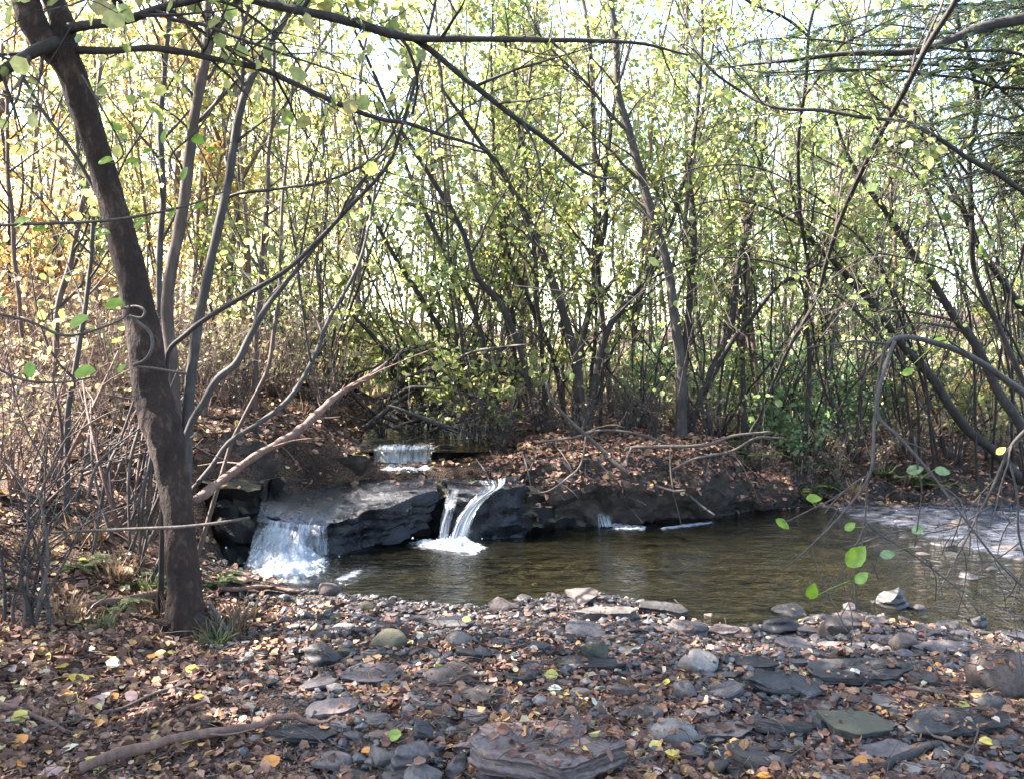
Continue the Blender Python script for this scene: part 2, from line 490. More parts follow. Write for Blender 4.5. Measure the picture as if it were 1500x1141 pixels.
M['twig'] = bark_mat('twig', (.02, .016, .015), (.05, .038, .033), (.1, .08, .07), 14, .2)
YG = [(.12, .16, .02), (.2, .24, .03), (.28, .3, .04), (.36, .34, .05), (.16, .2, .03)]
M['leaf_yellow'] = leaf_mat('leaf_yellow', [(.44, .38, .13), (.52, .44, .16), (.38, .37, .13), (.48, .36, .16), (.56, .5, .22), (.34, .36, .12)], .55)
M['leaf_yg'] = leaf_mat('leaf_yg', [(0.161, 0.210, 0.066), (0.237, 0.290, 0.095), (0.312, 0.350, 0.123), (0.407, 0.400, 0.151), (0.227, 0.280, 0.095), (0.142, 0.190, 0.066), (0.378, 0.320, 0.132)], .55)
M['leaf_green'] = leaf_mat('leaf_green', [(.1, .15, .05), (.15, .21, .07), (.2, .26, .08), (.27, .3, .1), (.14, .2, .08)], .5)
M['leaf_near'] = leaf_mat('leaf_near', [(.14, .24, .02), (.18, .3, .03), (.24, .33, .03)], .5)
M['leaf_orange'] = leaf_mat('leaf_orange', [(.45, .24, .08), (.5, .34, .12), (.36, .2, .09), (.55, .42, .16)], .5)
M['needles'] = leaf_mat('needles', [(.02, .04, .03), (.03, .055, .038), (.045, .075, .045), (.06, .08, .045)], .3, .08)
M['fern'] = leaf_mat('fern', [(.035, .055, .025), (.055, .08, .035), (.08, .1, .045), (.13, .125, .05)], .35)
M['herb'] = leaf_mat('herb', [(.1, .17, .08), (.15, .24, .11), (.2, .29, .13), (.24, .3, .11)], .5)
M['straw'] = leaf_mat('straw', [(.13, .085, .05), (.19, .135, .08), (.11, .066, .045), (.25, .19, .115)], .35)
M['straw_far'] = leaf_mat('straw_far', [(.3, .25, .14), (.4, .33, .18), (.27, .27, .12), (.36, .26, .17)], .45)
M['litter'] = island_mat('litter', [(0.0494, 0.0231, 0.0156), (0.1236, 0.0598, 0.0416), (0.1976, 0.1036, 0.0728), (0.0804, 0.0369, 0.0271), (0.2718, 0.1555, 0.1091), (0.1482, 0.0690, 0.0468), (0.3335, 0.1957, 0.1196), (0.1050, 0.0518, 0.0395), (0.0433, 0.0231, 0.0177), (0.3953, 0.2187, 0.0936)], .7, .35)
M['litter_bright'] = leaf_mat('litter_bright', [(.5, .36, .12), (.55, .26, .07), (.45, .38, .22), (.52, .44, .14), (.4, .3, .26), (.5, .46, .34)], .2, .06)
M['fall_yellow'] = leaf_mat('fall_yellow', [(.6, .46, .1), (.56, .5, .14)], .25)
M['fall_orange'] = leaf_mat('fall_orange', [(.6, .27, .06), (.52, .2, .05)], .25)
M['fall_pale'] = leaf_mat('fall_pale', [(.5, .5, .38), (.44, .46, .36)], .25)
M['fall_green'] = leaf_mat('fall_green', [(.22, .3, .05), (.3, .36, .08)], .3)
M['fall_pink'] = leaf_mat('fall_pink', [(.42, .28, .25), (.36, .22, .19)], .2)
M['gravel'] = island_mat('gravel', [(0.0122, 0.0122, 0.0150), (0.0306, 0.0306, 0.0340), (0.0544, 0.0517, 0.0544), (0.0190, 0.0163, 0.0163), (0.0748, 0.0626, 0.0558), (0.0340, 0.0340, 0.0394), (0.1292, 0.1122, 0.0986), (0.0245, 0.0170, 0.0150), (0.0578, 0.0578, 0.0666), (0.0095, 0.0095, 0.0116), (0.0408, 0.0272, 0.0224)], .55, .5)
M['slate'] = rock_mat('slate', (0.0519, 0.0448, 0.0473), (0.0880, 0.0759, 0.0778), (0.1398, 0.1187, 0.1143), .6, 5, .7, 0, 9, .25)
M['slate_purple'] = rock_mat('slate_purple', (0.0708, 0.0557, 0.0551), (0.1261, 0.1003, 0.0956), (0.1871, 0.1459, 0.1324), .62, 5, .7, 0, 9, .25)
M['slate_dark'] = rock_mat('slate_dark', (0.0159, 0.0151, 0.0158), (0.0318, 0.0303, 0.0306), (0.0636, 0.0582, 0.0581), .45, 6, .6, 0, 8, .35)
M['stone_grey'] = rock_mat('stone_grey', (0.0476, 0.0436, 0.0413), (0.0858, 0.0759, 0.0712), (0.1427, 0.1220, 0.1107), .65, 7, .5)
M['stone_pale'] = rock_mat('stone_pale', (0.1037, 0.0936, 0.0857), (0.1714, 0.1526, 0.1397), (0.2383, 0.2124, 0.1973), .7, 7, .4)
M['stone_moss'] = rock_mat('stone_moss', (0.0398, 0.0398, 0.0307), (0.0675, 0.0675, 0.0532), (0.1125, 0.1072, 0.0870), .8, 6, .7, 1.0)
M['stone_brown'] = rock_mat('stone_brown', (0.0360, 0.0270, 0.0240), (0.0660, 0.0510, 0.0450), (0.1140, 0.0900, 0.0810), .7, 7, .6)
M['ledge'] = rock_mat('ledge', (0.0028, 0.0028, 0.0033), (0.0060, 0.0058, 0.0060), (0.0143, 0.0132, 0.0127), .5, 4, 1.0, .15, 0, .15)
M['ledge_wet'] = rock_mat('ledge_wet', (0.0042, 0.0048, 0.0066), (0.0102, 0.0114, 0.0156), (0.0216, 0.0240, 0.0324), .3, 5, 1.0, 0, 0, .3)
M['earth'] = rock_mat('earth', (0.0085, 0.0068, 0.0051), (0.0265, 0.0204, 0.0163), (0.0829, 0.0612, 0.0472), .92, 12, 1.0, .0)
M['ground'] = ground_mat()
M['water'] = water_mat('water', (.6, .58, .44), .36, 12, .04, .1, (.05, .047, .026), (1, 1.8, 1))
M['water_glare'] = water_mat('water_glare', (.55, .55, .5), 1.0, 18, .06, .3, (.3, .32, .4), broken=True)  # broken lilac diffuse colour paints silvery glare onto the riffle
M['fall'] = foam_mat('fall', .47, .74, (17, 1.5), .88)
M['fall_broken'] = foam_mat('fall_broken', .5, .72, (13, 5), .85)
M['foam'] = foam_mat('foam', .56, .86, (30, 30), .9, 'Object')
M['foam_thin'] = foam_mat('foam_thin', .5, .85, (9, 42), .6, 'Object', (.6, .68, .8))
M['spray'] = foam_mat('spray', -.5, -.2, (30, 30), .8, 'Object')

# ------------------------------------------------------------------ ground
POOL = np.array([(-1.98, 5.75), (-1.6, 5.45), (-1.14, 5.15), (-.6, 5.0), (-.2, 4.92), (.15, 5.05), (.43, 5.2), (.78, 5.0), (1.1, 4.5), (1.55, 4.62), (1.97, 4.8), (2.46, 4.5), (3.2, 4.3), (5, 3.9), (9, 3.2), (14, 2),
                 (14, 7), (9, 7.8), (4.9, 8.1), (3.3, 8.1), (2.35, 7.95), (1.84, 7.6), (.9, 7.35), (.3, 7.2), (-.2, 7.0), (-.6, 6.95), (-1.2, 6.95), (-1.5, 6.75), (-1.8, 6.4), (-2.05, 6.1)])

def pool_sd(x, y):
    p = np.stack([x, y], -1)
    best = np.full(x.shape, 1e9); inside = np.zeros(x.shape, bool)
    n = len(POOL)
    for i in range(n):
        a, b = POOL[i], POOL[(i + 1) % n]
        ab = b - a
        t = np.clip(((p - a) @ ab) / (ab @ ab), 0, 1)
        q = a + t[..., None] * ab
        best = np.minimum(best, np.hypot(p[..., 0] - q[..., 0], p[..., 1] - q[..., 1]))
        cond = (a[1] > y) != (b[1] > y)
        with np.errstate(divide='ignore', invalid='ignore'):
            xc = (b[0] - a[0]) * (y - a[1]) / (b[1] - a[1]) + a[0]
        inside ^= cond & (x < xc)
    return np.where(inside, -best, best)

def chan_x(y):
    return np.interp(y, [7, 8, 9.5, 12, 16, 24, 60], [-.95, -.98, -1.05, -1.6, -1.2, .5, 3])

def ground(x, y):
    x = np.atleast_1d(np.asarray(x, float)); y = np.atleast_1d(np.asarray(y, float))
    d = pool_sd(x, y)
    yc = np.interp(x, [-2, 0, 2, 5, 14], [5.95, 5.9, 6.2, 6.0, 4.5])
    wb = sstep(-.4, .4, y - yc)
    dd = np.maximum(d, 0)
    zf = .02 + .2 * (1 - np.exp(-dd / 1.1))
    B = np.interp(x, [-9, -4, -1.9, -1.5, -1.3, -.5, -.2, .3, 1.6, 2.2, 3, 6, 12], [.0, .4, .75, .72, .5, .5, .56, .6, .62, .5, .3, .22, .3])
    steep = np.interp(x, [-2, 1.6, 2.4, 3.2, 5], [.25, .22, .5, 1.3, 1.8])
    zb = .02 + B * sstep(0, 1, dd / steep) + .032 * np.maximum(y - 8, 0)
    z = zf * (1 - wb) + zb * wb
    s = np.maximum(0, -1.55 - x)
    L = 1.15 * (1 - np.exp(-.36 * s / 1.15))
    z = z + L * sstep(-.1, .8, dd) * sstep(0.5, 3.5, y) + np.where(d > 0, 0, 0)
    right = np.maximum(0, x - 6)
    z = z + .05 * right * wb
    # stream bed under the pool, shallow and stony towards the right
    dep = -.05 - .16 * np.minimum(np.maximum(-d, 0), 1.0) * np.interp(x, [-1, 2, 2.6, 4], [1, 1, .45, .25])
    z = np.where(d < 0, np.minimum(z, dep * sstep(0, .15, -d) + .02 * (1 - sstep(0, .15, -d))), z)
    # the channel above the ledge
    cz = .575 + .02 * np.maximum(y - 7.5, 0)
    ax = np.abs(x - chan_x(y))
    k = (1 - sstep(.42, .85, ax)) * sstep(7.0, 7.3, y)
    z = z * (1 - k) + np.minimum(z, cz) * k
    p = np.stack([x, y, np.zeros_like(x)], -1)
    land = sstep(-.05, .3, d)
    z = z + (.05 * fbm(p * 1.3, 3, 3) + .018 * fbm(p * 7, 9, 3)) * (.25 + .75 * land) * (1 - .7 * k)
    bank = wb * sstep(0, .12, d) * (1 - sstep(1.2, 2.2, d)) * sstep(-.5, .2, x)
    z = z + bank * (.07 * fbm(p * 2.3, 33, 3) - .05 + .04 * fbm(p * [9, 9, 1], 35, 2))
    z = z + np.clip(np.hypot(x, y) - 9, 0, 30) * .012 * fbm(p * .25, 21, 2)
    riff = sstep(2.2, 3.0, x) * (d < 0)
    z = z + riff * .03 * fbm(p * 5, 5, 2)
    return z

def gz(x, y):
    return float(ground(x, y)[0])

def spaced(lo, hi, dlo, dhi, step, grow):
    c = list(np.arange(dlo, dhi + 1e-6, step))
    s = step; a = dhi
    while a < hi:
        s *= grow; a += s; c.append(a)
    s = step; a = dlo
    while a > lo:
        s *= grow; a -= s; c.insert(0, a)
    return np.array(c)

def build_ground():
    xs = spaced(-66, 66, -4.2, 4.6, .045, 1.09)
    ys = spaced(-16, 66, 2.2, 9.2, .045, 1.08)
    X, Y = np.meshgrid(xs, ys)
    Z = ground(X.ravel(), Y.ravel())
    V = np.stack([X.ravel(), Y.ravel(), Z], -1)
    nx, ny = len(xs), len(ys)
    i = np.arange(nx - 1)[None, :] + np.arange(ny - 1)[:, None] * nx
    Q = np.stack([i, i + 1, i + nx + 1, i + nx], -1).reshape(-1, 4)
    mb = MB(); mb.add(V, Q)
    o = mb.obj('ground', M['ground'])
    tag(o, 'leaf-strewn brown forest floor and gravel bar around the stream', 'ground', kind='structure')
    return V, Q
SOLID_V, SOLID_F, _nsolid = [], [], 0
SOFT = []
def solid(V, F, soft=False):
    """remember a surface that small things can lie on"""
    global _nsolid
    SOFT.append((len(SOLID_F), len(SOLID_F) + len(F), soft)); SOLID_V.append(np.asarray(V)); SOLID_F.extend([[int(a) + _nsolid for a in f] for f in F]); _nsolid += len(V)
gV, gQ = build_ground()
sel = (np.abs(gV[gQ[:, 0]][:, 0]) < 8) & (gV[gQ[:, 0]][:, 1] > 1.5) & (gV[gQ[:, 0]][:, 1] < 14)
solid(gV, gQ[sel])

def flat_sheet(name, xs, ys, zf, mat, label, inside=None):
    X, Y = np.meshgrid(xs, ys)
    x, y = X.ravel(), Y.ravel()
    V = np.stack([x, y, zf(x, y)], -1)
    nx, ny = len(xs), len(ys)
    i = (np.arange(nx - 1)[None, :] + np.arange(ny - 1)[:, None] * nx).ravel()
    if inside is not None:
        keep = inside(x[i], y[i]); i = i[keep]
    Q = np.stack([i, i + 1, i + nx + 1, i + nx], -1)
    mb = MB(); mb.add(V, Q)
    return tag(mb.obj(name, mat), label, 'water', kind='structure')
flat_sheet('pool_water', np.arange(-2.4, 14, .12), np.arange(2, 8.5, .12), lambda x, y: 0 * x, M['water'], 'clear olive brown pool below the small waterfall', lambda x, y: pool_sd(x, y) < .3)

RIFF = np.array([(2.9, 8.3), (2.9, 7.55), (3.2, 6.9), (3.55, 6.0), (3.3, 5.5), (3.2, 5.1), (4.2, 4.9), (7, 4.4), (12, 3.6), (13, 7.2), (9, 7.9), (4.9, 8.3)])
def riffle_water():
    xs = np.arange(2.6, 13, .035); ys = np.arange(4.0, 8.6, .035)
    X, Y = np.meshgrid(xs, ys); x, y = X.ravel(), Y.ravel(); ins = np.zeros(x.shape, bool); best = np.full(x.shape, 9.)
    for i in range(len(RIFF)):
        a, b = RIFF[i], RIFF[(i + 1) % len(RIFF)]
        with np.errstate(divide='ignore', invalid='ignore'):
            ins ^= ((a[1] > y) != (b[1] > y)) & (x < (b[0] - a[0]) * (y - a[1]) / (b[1] - a[1]) + a[0])
        ab = b - a; t = np.clip(((x - a[0]) * ab[0] + (y - a[1]) * ab[1]) / (ab @ ab), 0, 1)
        best = np.minimum(best, np.hypot(x - a[0] - t * ab[0], y - a[1] - t * ab[1]))
    edge = np.clip(best / .35, 0, 1) * ins
    z = -.012 + edge * (.022 + .012 * fbm(np.stack([x * 5 + y, y * 9, 0 * x], -1), 12, 3))
    nx = len(xs); i = (np.arange(nx - 1)[None] + np.arange(len(ys) - 1)[:, None] * nx).ravel(); i = i[ins[i]]
    mb = MB(); mb.add(np.stack([x, y, z], -1), np.stack([i, i + 1, i + nx + 1, i + nx], -1))
    tag(mb.obj('riffle_water', M['water_glare']), 'shallow rippling water over stones at the right', 'water', kind='structure')
riffle_water()

def channel_water():
    ys = np.arange(7.42, 30, .15); xs = np.linspace(-.75, .75, 11)
    X, Y = np.meshgrid(xs, ys)
    V = np.stack([(X + chan_x(Y)).ravel(), Y.ravel(), (.615 + .02 * np.maximum(Y - 7.5, 0)).ravel()], -1)
    nx, ny = len(xs), len(ys)
    i = np.arange(nx - 1)[None, :] + np.arange(ny - 1)[:, None] * nx
    Q = np.stack([i, i + 1, i + nx + 1, i + nx], -1).reshape(-1, 4)
    mb = MB(); mb.add(V, Q)
    tag(mb.obj('stream_water', M['water']), 'dark narrow stream feeding the upper step of the falls', 'water', kind='structure')
channel_water()

# ------------------------------------------------------------------ rocks
def ico(sub):
    bm = bmesh.new(); bmesh.ops.create_icosphere(bm, subdivisions=sub, radius=1)
    V = np.array([v.co[:] for v in bm.verts]); T = np.array([[v.index for v in f.verts] for f in bm.faces]); bm.free()
    return V, T
ICO = {k: ico(k) for k in (1, 2, 3, 4)}

def rotz(a):
    c, s = math.cos(a), math.sin(a)
    return np.array([[c, -s, 0], [s, c, 0], [0, 0, 1.0]])

def tilt_m(ax, ay):
    ca, sa, cb, sb = math.cos(ax), math.sin(ax), math.cos(ay), math.sin(ay)
    return np.array([[1, 0, 0], [0, ca, -sa], [0, sa, ca]]) @ np.array([[cb, 0, sb], [0, 1, 0], [-sb, 0, cb]])

def rock_verts(rng, sub=3, angular=.5, rough=.12, cuts=9):
    V, T = ICO[sub]
    V = V.copy()
    seed = int(rng.integers(1e6))
    off = rng.uniform(-50, 50, 3)
    for k in range(cuts):
        n = unit(rng.normal(size=3)); h = rng.uniform(.55, .9) * (1 - .25 * angular)
        s = np.maximum(0, V @ n - h)
        V = V - n * (s * (.6 + .4 * angular))[:, None]
    V = V * (1 + rough * fbm(V * 1.6 + off, seed, 3)[:, None])
    if sub >= 3:
        V = V * (1 + .035 * fbm(V * 6 + off, seed + 5, 2)[:, None])
    return V, T

def outline(rng, n=11, corner=.25, elong=1.0):
    """an angular plan for a broken slab"""
    a = np.sort(rng.uniform(0, 2 * math.pi, n)) * .45 + np.arange(n) * 2 * math.pi / n * .55
    r = rng.uniform(1 - corner, 1, n)
    return np.stack([np.cos(a) * r * elong, np.sin(a) * r], -1)

def slab_shape(poly, thick, rng, step=None, strata=4, rough=.02, tilt=None, dome=0.0):
    """a layered plate: poly = plan or top outline (n,2 or n,3), thickness down; returns verts, quads, tris"""
    poly = np.asarray(poly, float)
    if poly.shape[1] == 2:
        poly = np.hstack([poly, np.zeros((len(poly), 1))])
    per = np.linalg.norm(np.roll(poly, -1, 0) - poly, axis=1)
    size = per.sum() / 4
    step = step or size / 16
    pts = []
    for i in range(len(poly)):
        k = max(1, int(round(per[i] / step)))
        t = np.arange(k)[:, None] / k
        pts.append(poly[i] * (1 - t) + poly[(i + 1) % len(poly)] * t)
    pts = np.concatenate(pts); n = len(pts)
    seed = int(rng.integers(1e6))
    c = pts.mean(0)
    out = unit((pts - c) * [1, 1, 0])
    pts = pts + out * (fbm(pts / size * 5, seed, 3) * size * .035)[:, None]
    rings = []
    for s in (.12, .35, .6, .82, .94):
        q = c + (pts - c) * s
        q[:, 2] += dome * (1 - s ** 2)
        rings.append(q)
    e = pts.copy(); e[:, 2] -= thick * .04
    rings.append(c + (pts - c) * .985); rings.append(e)
    lv = 1
    for k in range(strata):
        z0, z1 = (k + .15) / strata, (k + .95) / strata
        off = rng.uniform(-.05, .05) * size - .012 * size * k
        jag = fbm(pts / size * 6 + k * 31, seed + k, 2) * size * .02
        for zz, extra in ((z0, 0), (z1, -.012 * size)):
            q = pts + out * (off + jag + extra)[:, None] if not np.isscalar(jag) else pts
            q = q.copy(); q[:, 2] -= thick * zz
            rings.append(q)
    V = np.concatenate(rings)
    nz = fbm(V / size * 7, seed + 9, 3)
    V[:, 2] += nz * rough * size * .6
    nr = len(rings)
    Q = []
    k = np.arange(nr - 1)[:, None] * n; j = np.arange(n)[None, :]; j2 = (j + 1) % n
    Q = np.stack([k + j, k + n + j, k + n + j2, k + j2], -1).reshape(-1, 4)
    V = np.vstack([V, V[:n].mean(0), V[-n:].mean(0)])
    jj = np.arange(n); jn = (jj + 1) % n
    T = np.vstack([np.stack([np.full(n, nr * n), jj, jn], -1), np.stack([np.full(n, nr * n + 1), (nr - 1) * n + jn, (nr - 1) * n + jj], -1)])
    return V, Q, T

def put_solid(name, V, Q, T, mat, label, cat, group=None, smooth=False, lie=True, parent=None):
    V = np.asarray(V)
    o0 = np.array([V[:, 0].mean(), V[:, 1].mean(), V[:, 2].min()])
    mb = MB(); mb.add(V, Q, T)
    o = mb.obj(name, mat, origin=o0, smooth=smooth)
    if lie:
        F = ([] if Q is None else list(Q)) + ([] if T is None else list(T))
        solid(V, F, mat is M['earth'])
    return tag(o, label, cat, group)

def shade(o, ang=35):
    me = o.data
    me.polygons.foreach_set('use_smooth', np.ones(len(me.polygons), bool))
    try:
        me.set_sharp_from_angle(angle=R(ang))
    except Exception:
        pass

# --- the ledge: hand laid blocks, corners given where they stand
def block_shape(poly, thick, rng, rough=.05, levels=16, step=.035, under=.0):
    """a block of bedded rock: top outline poly (n,3), sides broken along uneven beds"""
    poly = np.asarray(poly, float)
    pts = []
    for i in range(len(poly)):
        a, b = poly[i], poly[(i + 1) % len(poly)]
        k = max(1, int(round(np.linalg.norm(b - a) / step)))
        t = np.arange(k)[:, None] / k
        pts.append(a * (1 - t) + b * t)
    pts = np.concatenate(pts); n = len(pts)
    for _ in range(2):
        pts = .5 * pts + .25 * np.roll(pts, 1, 0) + .25 * np.roll(pts, -1, 0)
    seed = int(rng.integers(1e6)); c = pts.mean(0); out = unit((pts - c) * [1, 1, 0])
    pts = pts + out * (.05 * fbm(pts * 3.1, seed, 3))[:, None]
    rings = []
    for q in (.06, .2, .36, .52, .66, .78, .88, .95):
        r = c + (pts - c) * q
        rings.append(r)
    for k in range(levels):
        f = k / (levels - 1)
        r = pts.copy(); r[:, 2] -= thick * f
        bed = vnoise(r * [1.3, 1.3, 11], seed + 3)
        notch = np.round(vnoise(r * [3.7, 3.7, 4.5], seed + 8) * 1.6) / 1.6
        off = (.05 * np.round(bed * 1.7) / 1.7 + .06 * notch + .05 * fbm(r * 4.5, seed + 4, 4)) * min(1, f * 6) - under * math.sin(f * 3.0)
        rings.append(r + out * off[:, None])
    V = np.concatenate(rings)
    V[:, 2] += rough * fbm(V * [3.3, 3.3, 2], seed + 9, 4) * .55
    V[:, 2] += .02 * np.round(vnoise(V * [2.1, 5.0, 1], seed + 12) * 2)
    nr = len(rings)
    k = np.arange(nr - 1)[:, None] * n; j = np.arange(n)[None, :]; j2 = (j + 1) % n
    Q = np.stack([k + j, k + n + j, k + n + j2, k + j2], -1).reshape(-1, 4)
    V = np.vstack([V, V[:n].mean(0), V[-n:].mean(0)])
    jj = np.arange(n); jn = (jj + 1) % n
    T = np.vstack([np.stack([np.full(n, nr * n), jj, jn], -1), np.stack([np.full(n, nr * n + 1), (nr - 1) * n + jn, (nr - 1) * n + jj], -1)])
    return V, Q, T

def block(name, tops, thick, mat, label, cat='rock', strata=5, rough=.05, dome=0.0, seed=1, group='rock ledge blocks', under=.0):
    rng = np.random.default_rng(seed)
    V, Q, T = block_shape(np.array([P(*t) for t in tops]), thick, rng, rough=rough, under=under)
    o = put_solid(name, V, Q, T, mat, label, cat, group)
    shade(o, 38)
    return o
block('ledge_rock', [(372, 748, 6.15), (400, 762, 6.05), (478, 772, 6.2), (560, 748, 6.45), (645, 722, 6.72), (640, 702, 7.1), (560, 692, 7.35), (420, 697, 7.2), (376, 708, 6.8)], .3, M['ledge_wet'], 'broad wet bluish slab tilting down into the left waterfall', seed=3, strata=3)
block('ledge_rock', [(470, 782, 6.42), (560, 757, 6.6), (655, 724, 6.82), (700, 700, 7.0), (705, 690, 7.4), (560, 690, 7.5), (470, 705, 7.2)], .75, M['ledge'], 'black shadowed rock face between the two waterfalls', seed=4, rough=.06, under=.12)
block('ledge_rock', [(660, 722, 6.72), (700, 728, 6.62), (752, 716, 6.72), (768, 704, 6.9), (745, 692, 7.3), (690, 684, 7.45), (648, 694, 7.2)], .5, M['ledge_wet'], 'wet dark slab that carries the right waterfall over its lip', seed=5, strata=3)
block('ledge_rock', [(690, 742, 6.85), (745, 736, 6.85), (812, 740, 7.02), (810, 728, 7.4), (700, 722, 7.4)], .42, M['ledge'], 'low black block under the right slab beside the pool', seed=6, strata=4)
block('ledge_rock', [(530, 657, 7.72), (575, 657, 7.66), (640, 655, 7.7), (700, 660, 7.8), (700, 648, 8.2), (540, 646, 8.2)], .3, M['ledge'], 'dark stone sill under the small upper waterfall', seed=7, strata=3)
block('ledge_rock', [(378, 706, 6.5), (410, 700, 6.45), (425, 712, 6.4), (418, 728, 6.35), (382, 735, 6.35)], .14, M['ledge'], 'small black rock standing on the left end of the wet slab', seed=8, strata=2, group='rocks on the ledge')
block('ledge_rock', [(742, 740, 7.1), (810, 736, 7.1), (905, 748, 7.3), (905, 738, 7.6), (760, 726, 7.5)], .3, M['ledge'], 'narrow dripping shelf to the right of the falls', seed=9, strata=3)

def boulder(name, px, py, d, size, mat, label, cat='boulder', seed=1, angular=.5, rough=.14, sub=4, rot=0., group=None, sink=.25, tilt=(0, 0), grounded=True, lie=True):
    """px, py: where its middle shows; size: half extents in metres"""
    rng = np.random.default_rng(seed)
    V, T = rock_verts(rng, sub, angular, rough)
    V = (V * np.array(size)) @ tilt_m(*tilt).T @ rotz(rot).T
    V = V + P(px, py, d)
    o = put_solid(name, V, None, T, mat, label, cat, group, lie=lie)
    shade(o, 40)
    return o
block('bank_rock', [(765, 672, 7.22), (860, 668, 7.22), (950, 672, 7.3), (1045, 668, 7.55), (1065, 645, 8.3), (940, 634, 8.7), (820, 640, 8.4), (775, 652, 8.0)], .62, M['earth'], 'long dark mossy rock forming the undercut far bank right of the falls', seed=91, rough=.16, under=-.13, group='rocks of the far bank')
block('bank_rock', [(1010, 712, 7.6), (1080, 706, 7.8), (1150, 708, 8.0), (1155, 690, 8.6), (1060, 682, 8.5), (1010, 694, 8.2)], .3, M['earth'], 'lower dark rock in the far bank under the green plants', seed=92, rough=.12, under=-.08, group='rocks of the far bank')
block('bank_rock', [(690, 690, 7.2), (740, 694, 7.12), (790, 692, 7.15), (800, 672, 7.8), (700, 668, 7.8)], .3, M['earth'], 'litter-covered brown rock just right of the right waterfall', seed=93, rough=.08, under=.04, group='rocks of the far bank')
block('bank_rock', [(372, 672, 6.8), (450, 676, 6.85), (535, 676, 7.1), (545, 655, 7.7), (450, 640, 7.9), (380, 652, 7.4)], .42, M['earth'], 'dark earthy rock overhanging the left end of the ledge', seed=94, rough=.09, under=.1, group='rocks of the far bank')
block('bank_rock', [(285, 712, 5.95), (335, 716, 5.85), (385, 722, 6.0), (392, 694, 6.6), (300, 684, 6.7)], .62, M['ledge'], 'black wet rock standing beside the left waterfall', seed=95, rough=.08, under=.06, group='rocks of the far bank')
boulder('bank_boulder', 330, 738, 6.45, (.46, .45, .52), M['earth'], 'dark rough boulder in the bank between the left trunk and the waterfall', seed=21, angular=.95, rough=.32)
boulder('bank_boulder', 800, 655, 8.0, (.3, .35, .16), M['earth'], 'leaf-covered boulder on the bank right above the right waterfall', seed=24)

# ------------------------------------------------------------------ white water
def add_attr(o, vals):
    a = o.data.attributes.new('cover', 'FLOAT', 'POINT')
    a.data.foreach_set('value', np.asarray(vals, np.float32))

def sheet(name, rows, mat, parent, nu=26, nv=30, bulge=.03, seed=0, edge=.35, thick=0.0, bias=0.0):
    """falling sheet between left and right edge curves; rows = [(left point, right point), ...] top to bottom"""
    L = catmull([r[0] for r in rows], nv); Rr = catmull([r[1] for r in rows], nv)
    u = np.linspace(0, 1, nu)
    V = L[:, None] * (1 - u)[None, :, None] + Rr[:, None] * u[None, :, None]
    uu = np.broadcast_to(u[None], (nv, nu)); vv = np.broadcast_to(np.linspace(0, 1, nv)[:, None], (nv, nu))
    q = np.stack([uu * 4, vv * 1.1, np.full_like(uu, seed)], -1).reshape(-1, 3)
    nz = fbm(q, seed, 2).reshape(nv, nu)
    V = V.copy()
    V[..., 1] -= bulge * (nz + .6 * np.sin(uu * math.pi)) 
    V[..., 2] += .01 * nz
    V = V.reshape(-1, 3)
    i = (np.arange(nu - 1)[None] + np.arange(nv - 1)[:, None] * nu).ravel()
    Q = np.stack([i, i + nu, i + nu + 1, i + 1], -1)
    mb = MB(); mb.add(V, Q)
    o = mb.obj(name, mat, parent)
    uvl = o.data.uv_layers.new(name='UVMap')
    UV = np.stack([uu.ravel(), vv.ravel()], -1)
    li = np.empty(len(o.data.loops), np.int32); o.data.loops.foreach_get('vertex_index', li)
    uvl.data.foreach_set('uv', UV[li].astype(np.float32).ravel())
    e = np.minimum(uu, 1 - uu) * 2
    add_attr(o, (bias - edge * (1 - np.clip(e * 3, 0, 1)) + .12 * vv).ravel())
    return o

def foam_patch(name, poly, parent, seed=0, amp=.04, z0=.012, res=.025, bias=0.0, fall=.12, mat=None, label=None):
    """low heaps of foam lying on the water"""
    poly = np.array(poly, float)
    lo, hi = poly.min(0) - .05, poly.max(0) + .05
    xs = np.arange(lo[0], hi[0], res); ys = np.arange(lo[1], hi[1], res)
    X, Y = np.meshgrid(xs, ys); x, y = X.ravel(), Y.ravel()
    best = np.full(x.shape, 1e9); ins = np.zeros(x.shape, bool); p = np.stack([x, y], -1)
    for i in range(len(poly)):
        a, b = poly[i], poly[(i + 1) % len(poly)]
        ab = b - a; t = np.clip(((p - a) @ ab) / (ab @ ab), 0, 1)
        best = np.minimum(best, np.linalg.norm(p - (a + t[:, None] * ab), axis=1))
        c = (a[1] > y) != (b[1] > y)
        with np.errstate(divide='ignore', invalid='ignore'):
            ins ^= c & (x < (b[0] - a[0]) * (y - a[1]) / (b[1] - a[1]) + a[0])
    sd = np.where(ins, best, -best)
    q = np.stack([x * 12, y * 12, np.full_like(x, seed)], -1)
    h = np.clip(sd / fall, 0, 1)
    nz = np.abs(fbm(q, seed, 3))
    z = z0 + amp * h * (.3 + nz)
    nx, ny = len(xs), len(ys)
    i = (np.arange(nx - 1)[None] + np.arange(ny - 1)[:, None] * nx).ravel()
    i = i[sd[i] > -.04]
    Q = np.stack([i, i + 1, i + nx + 1, i + nx], -1)
    mb = MB(); mb.add(np.stack([x, y, z], -1), Q)
    o = mb.obj(name, mat or M['foam'], parent)
    add_attr(o, bias + .28 * h - .28 * (1 - np.clip((sd + .04) / .1, 0, 1)))
    return o

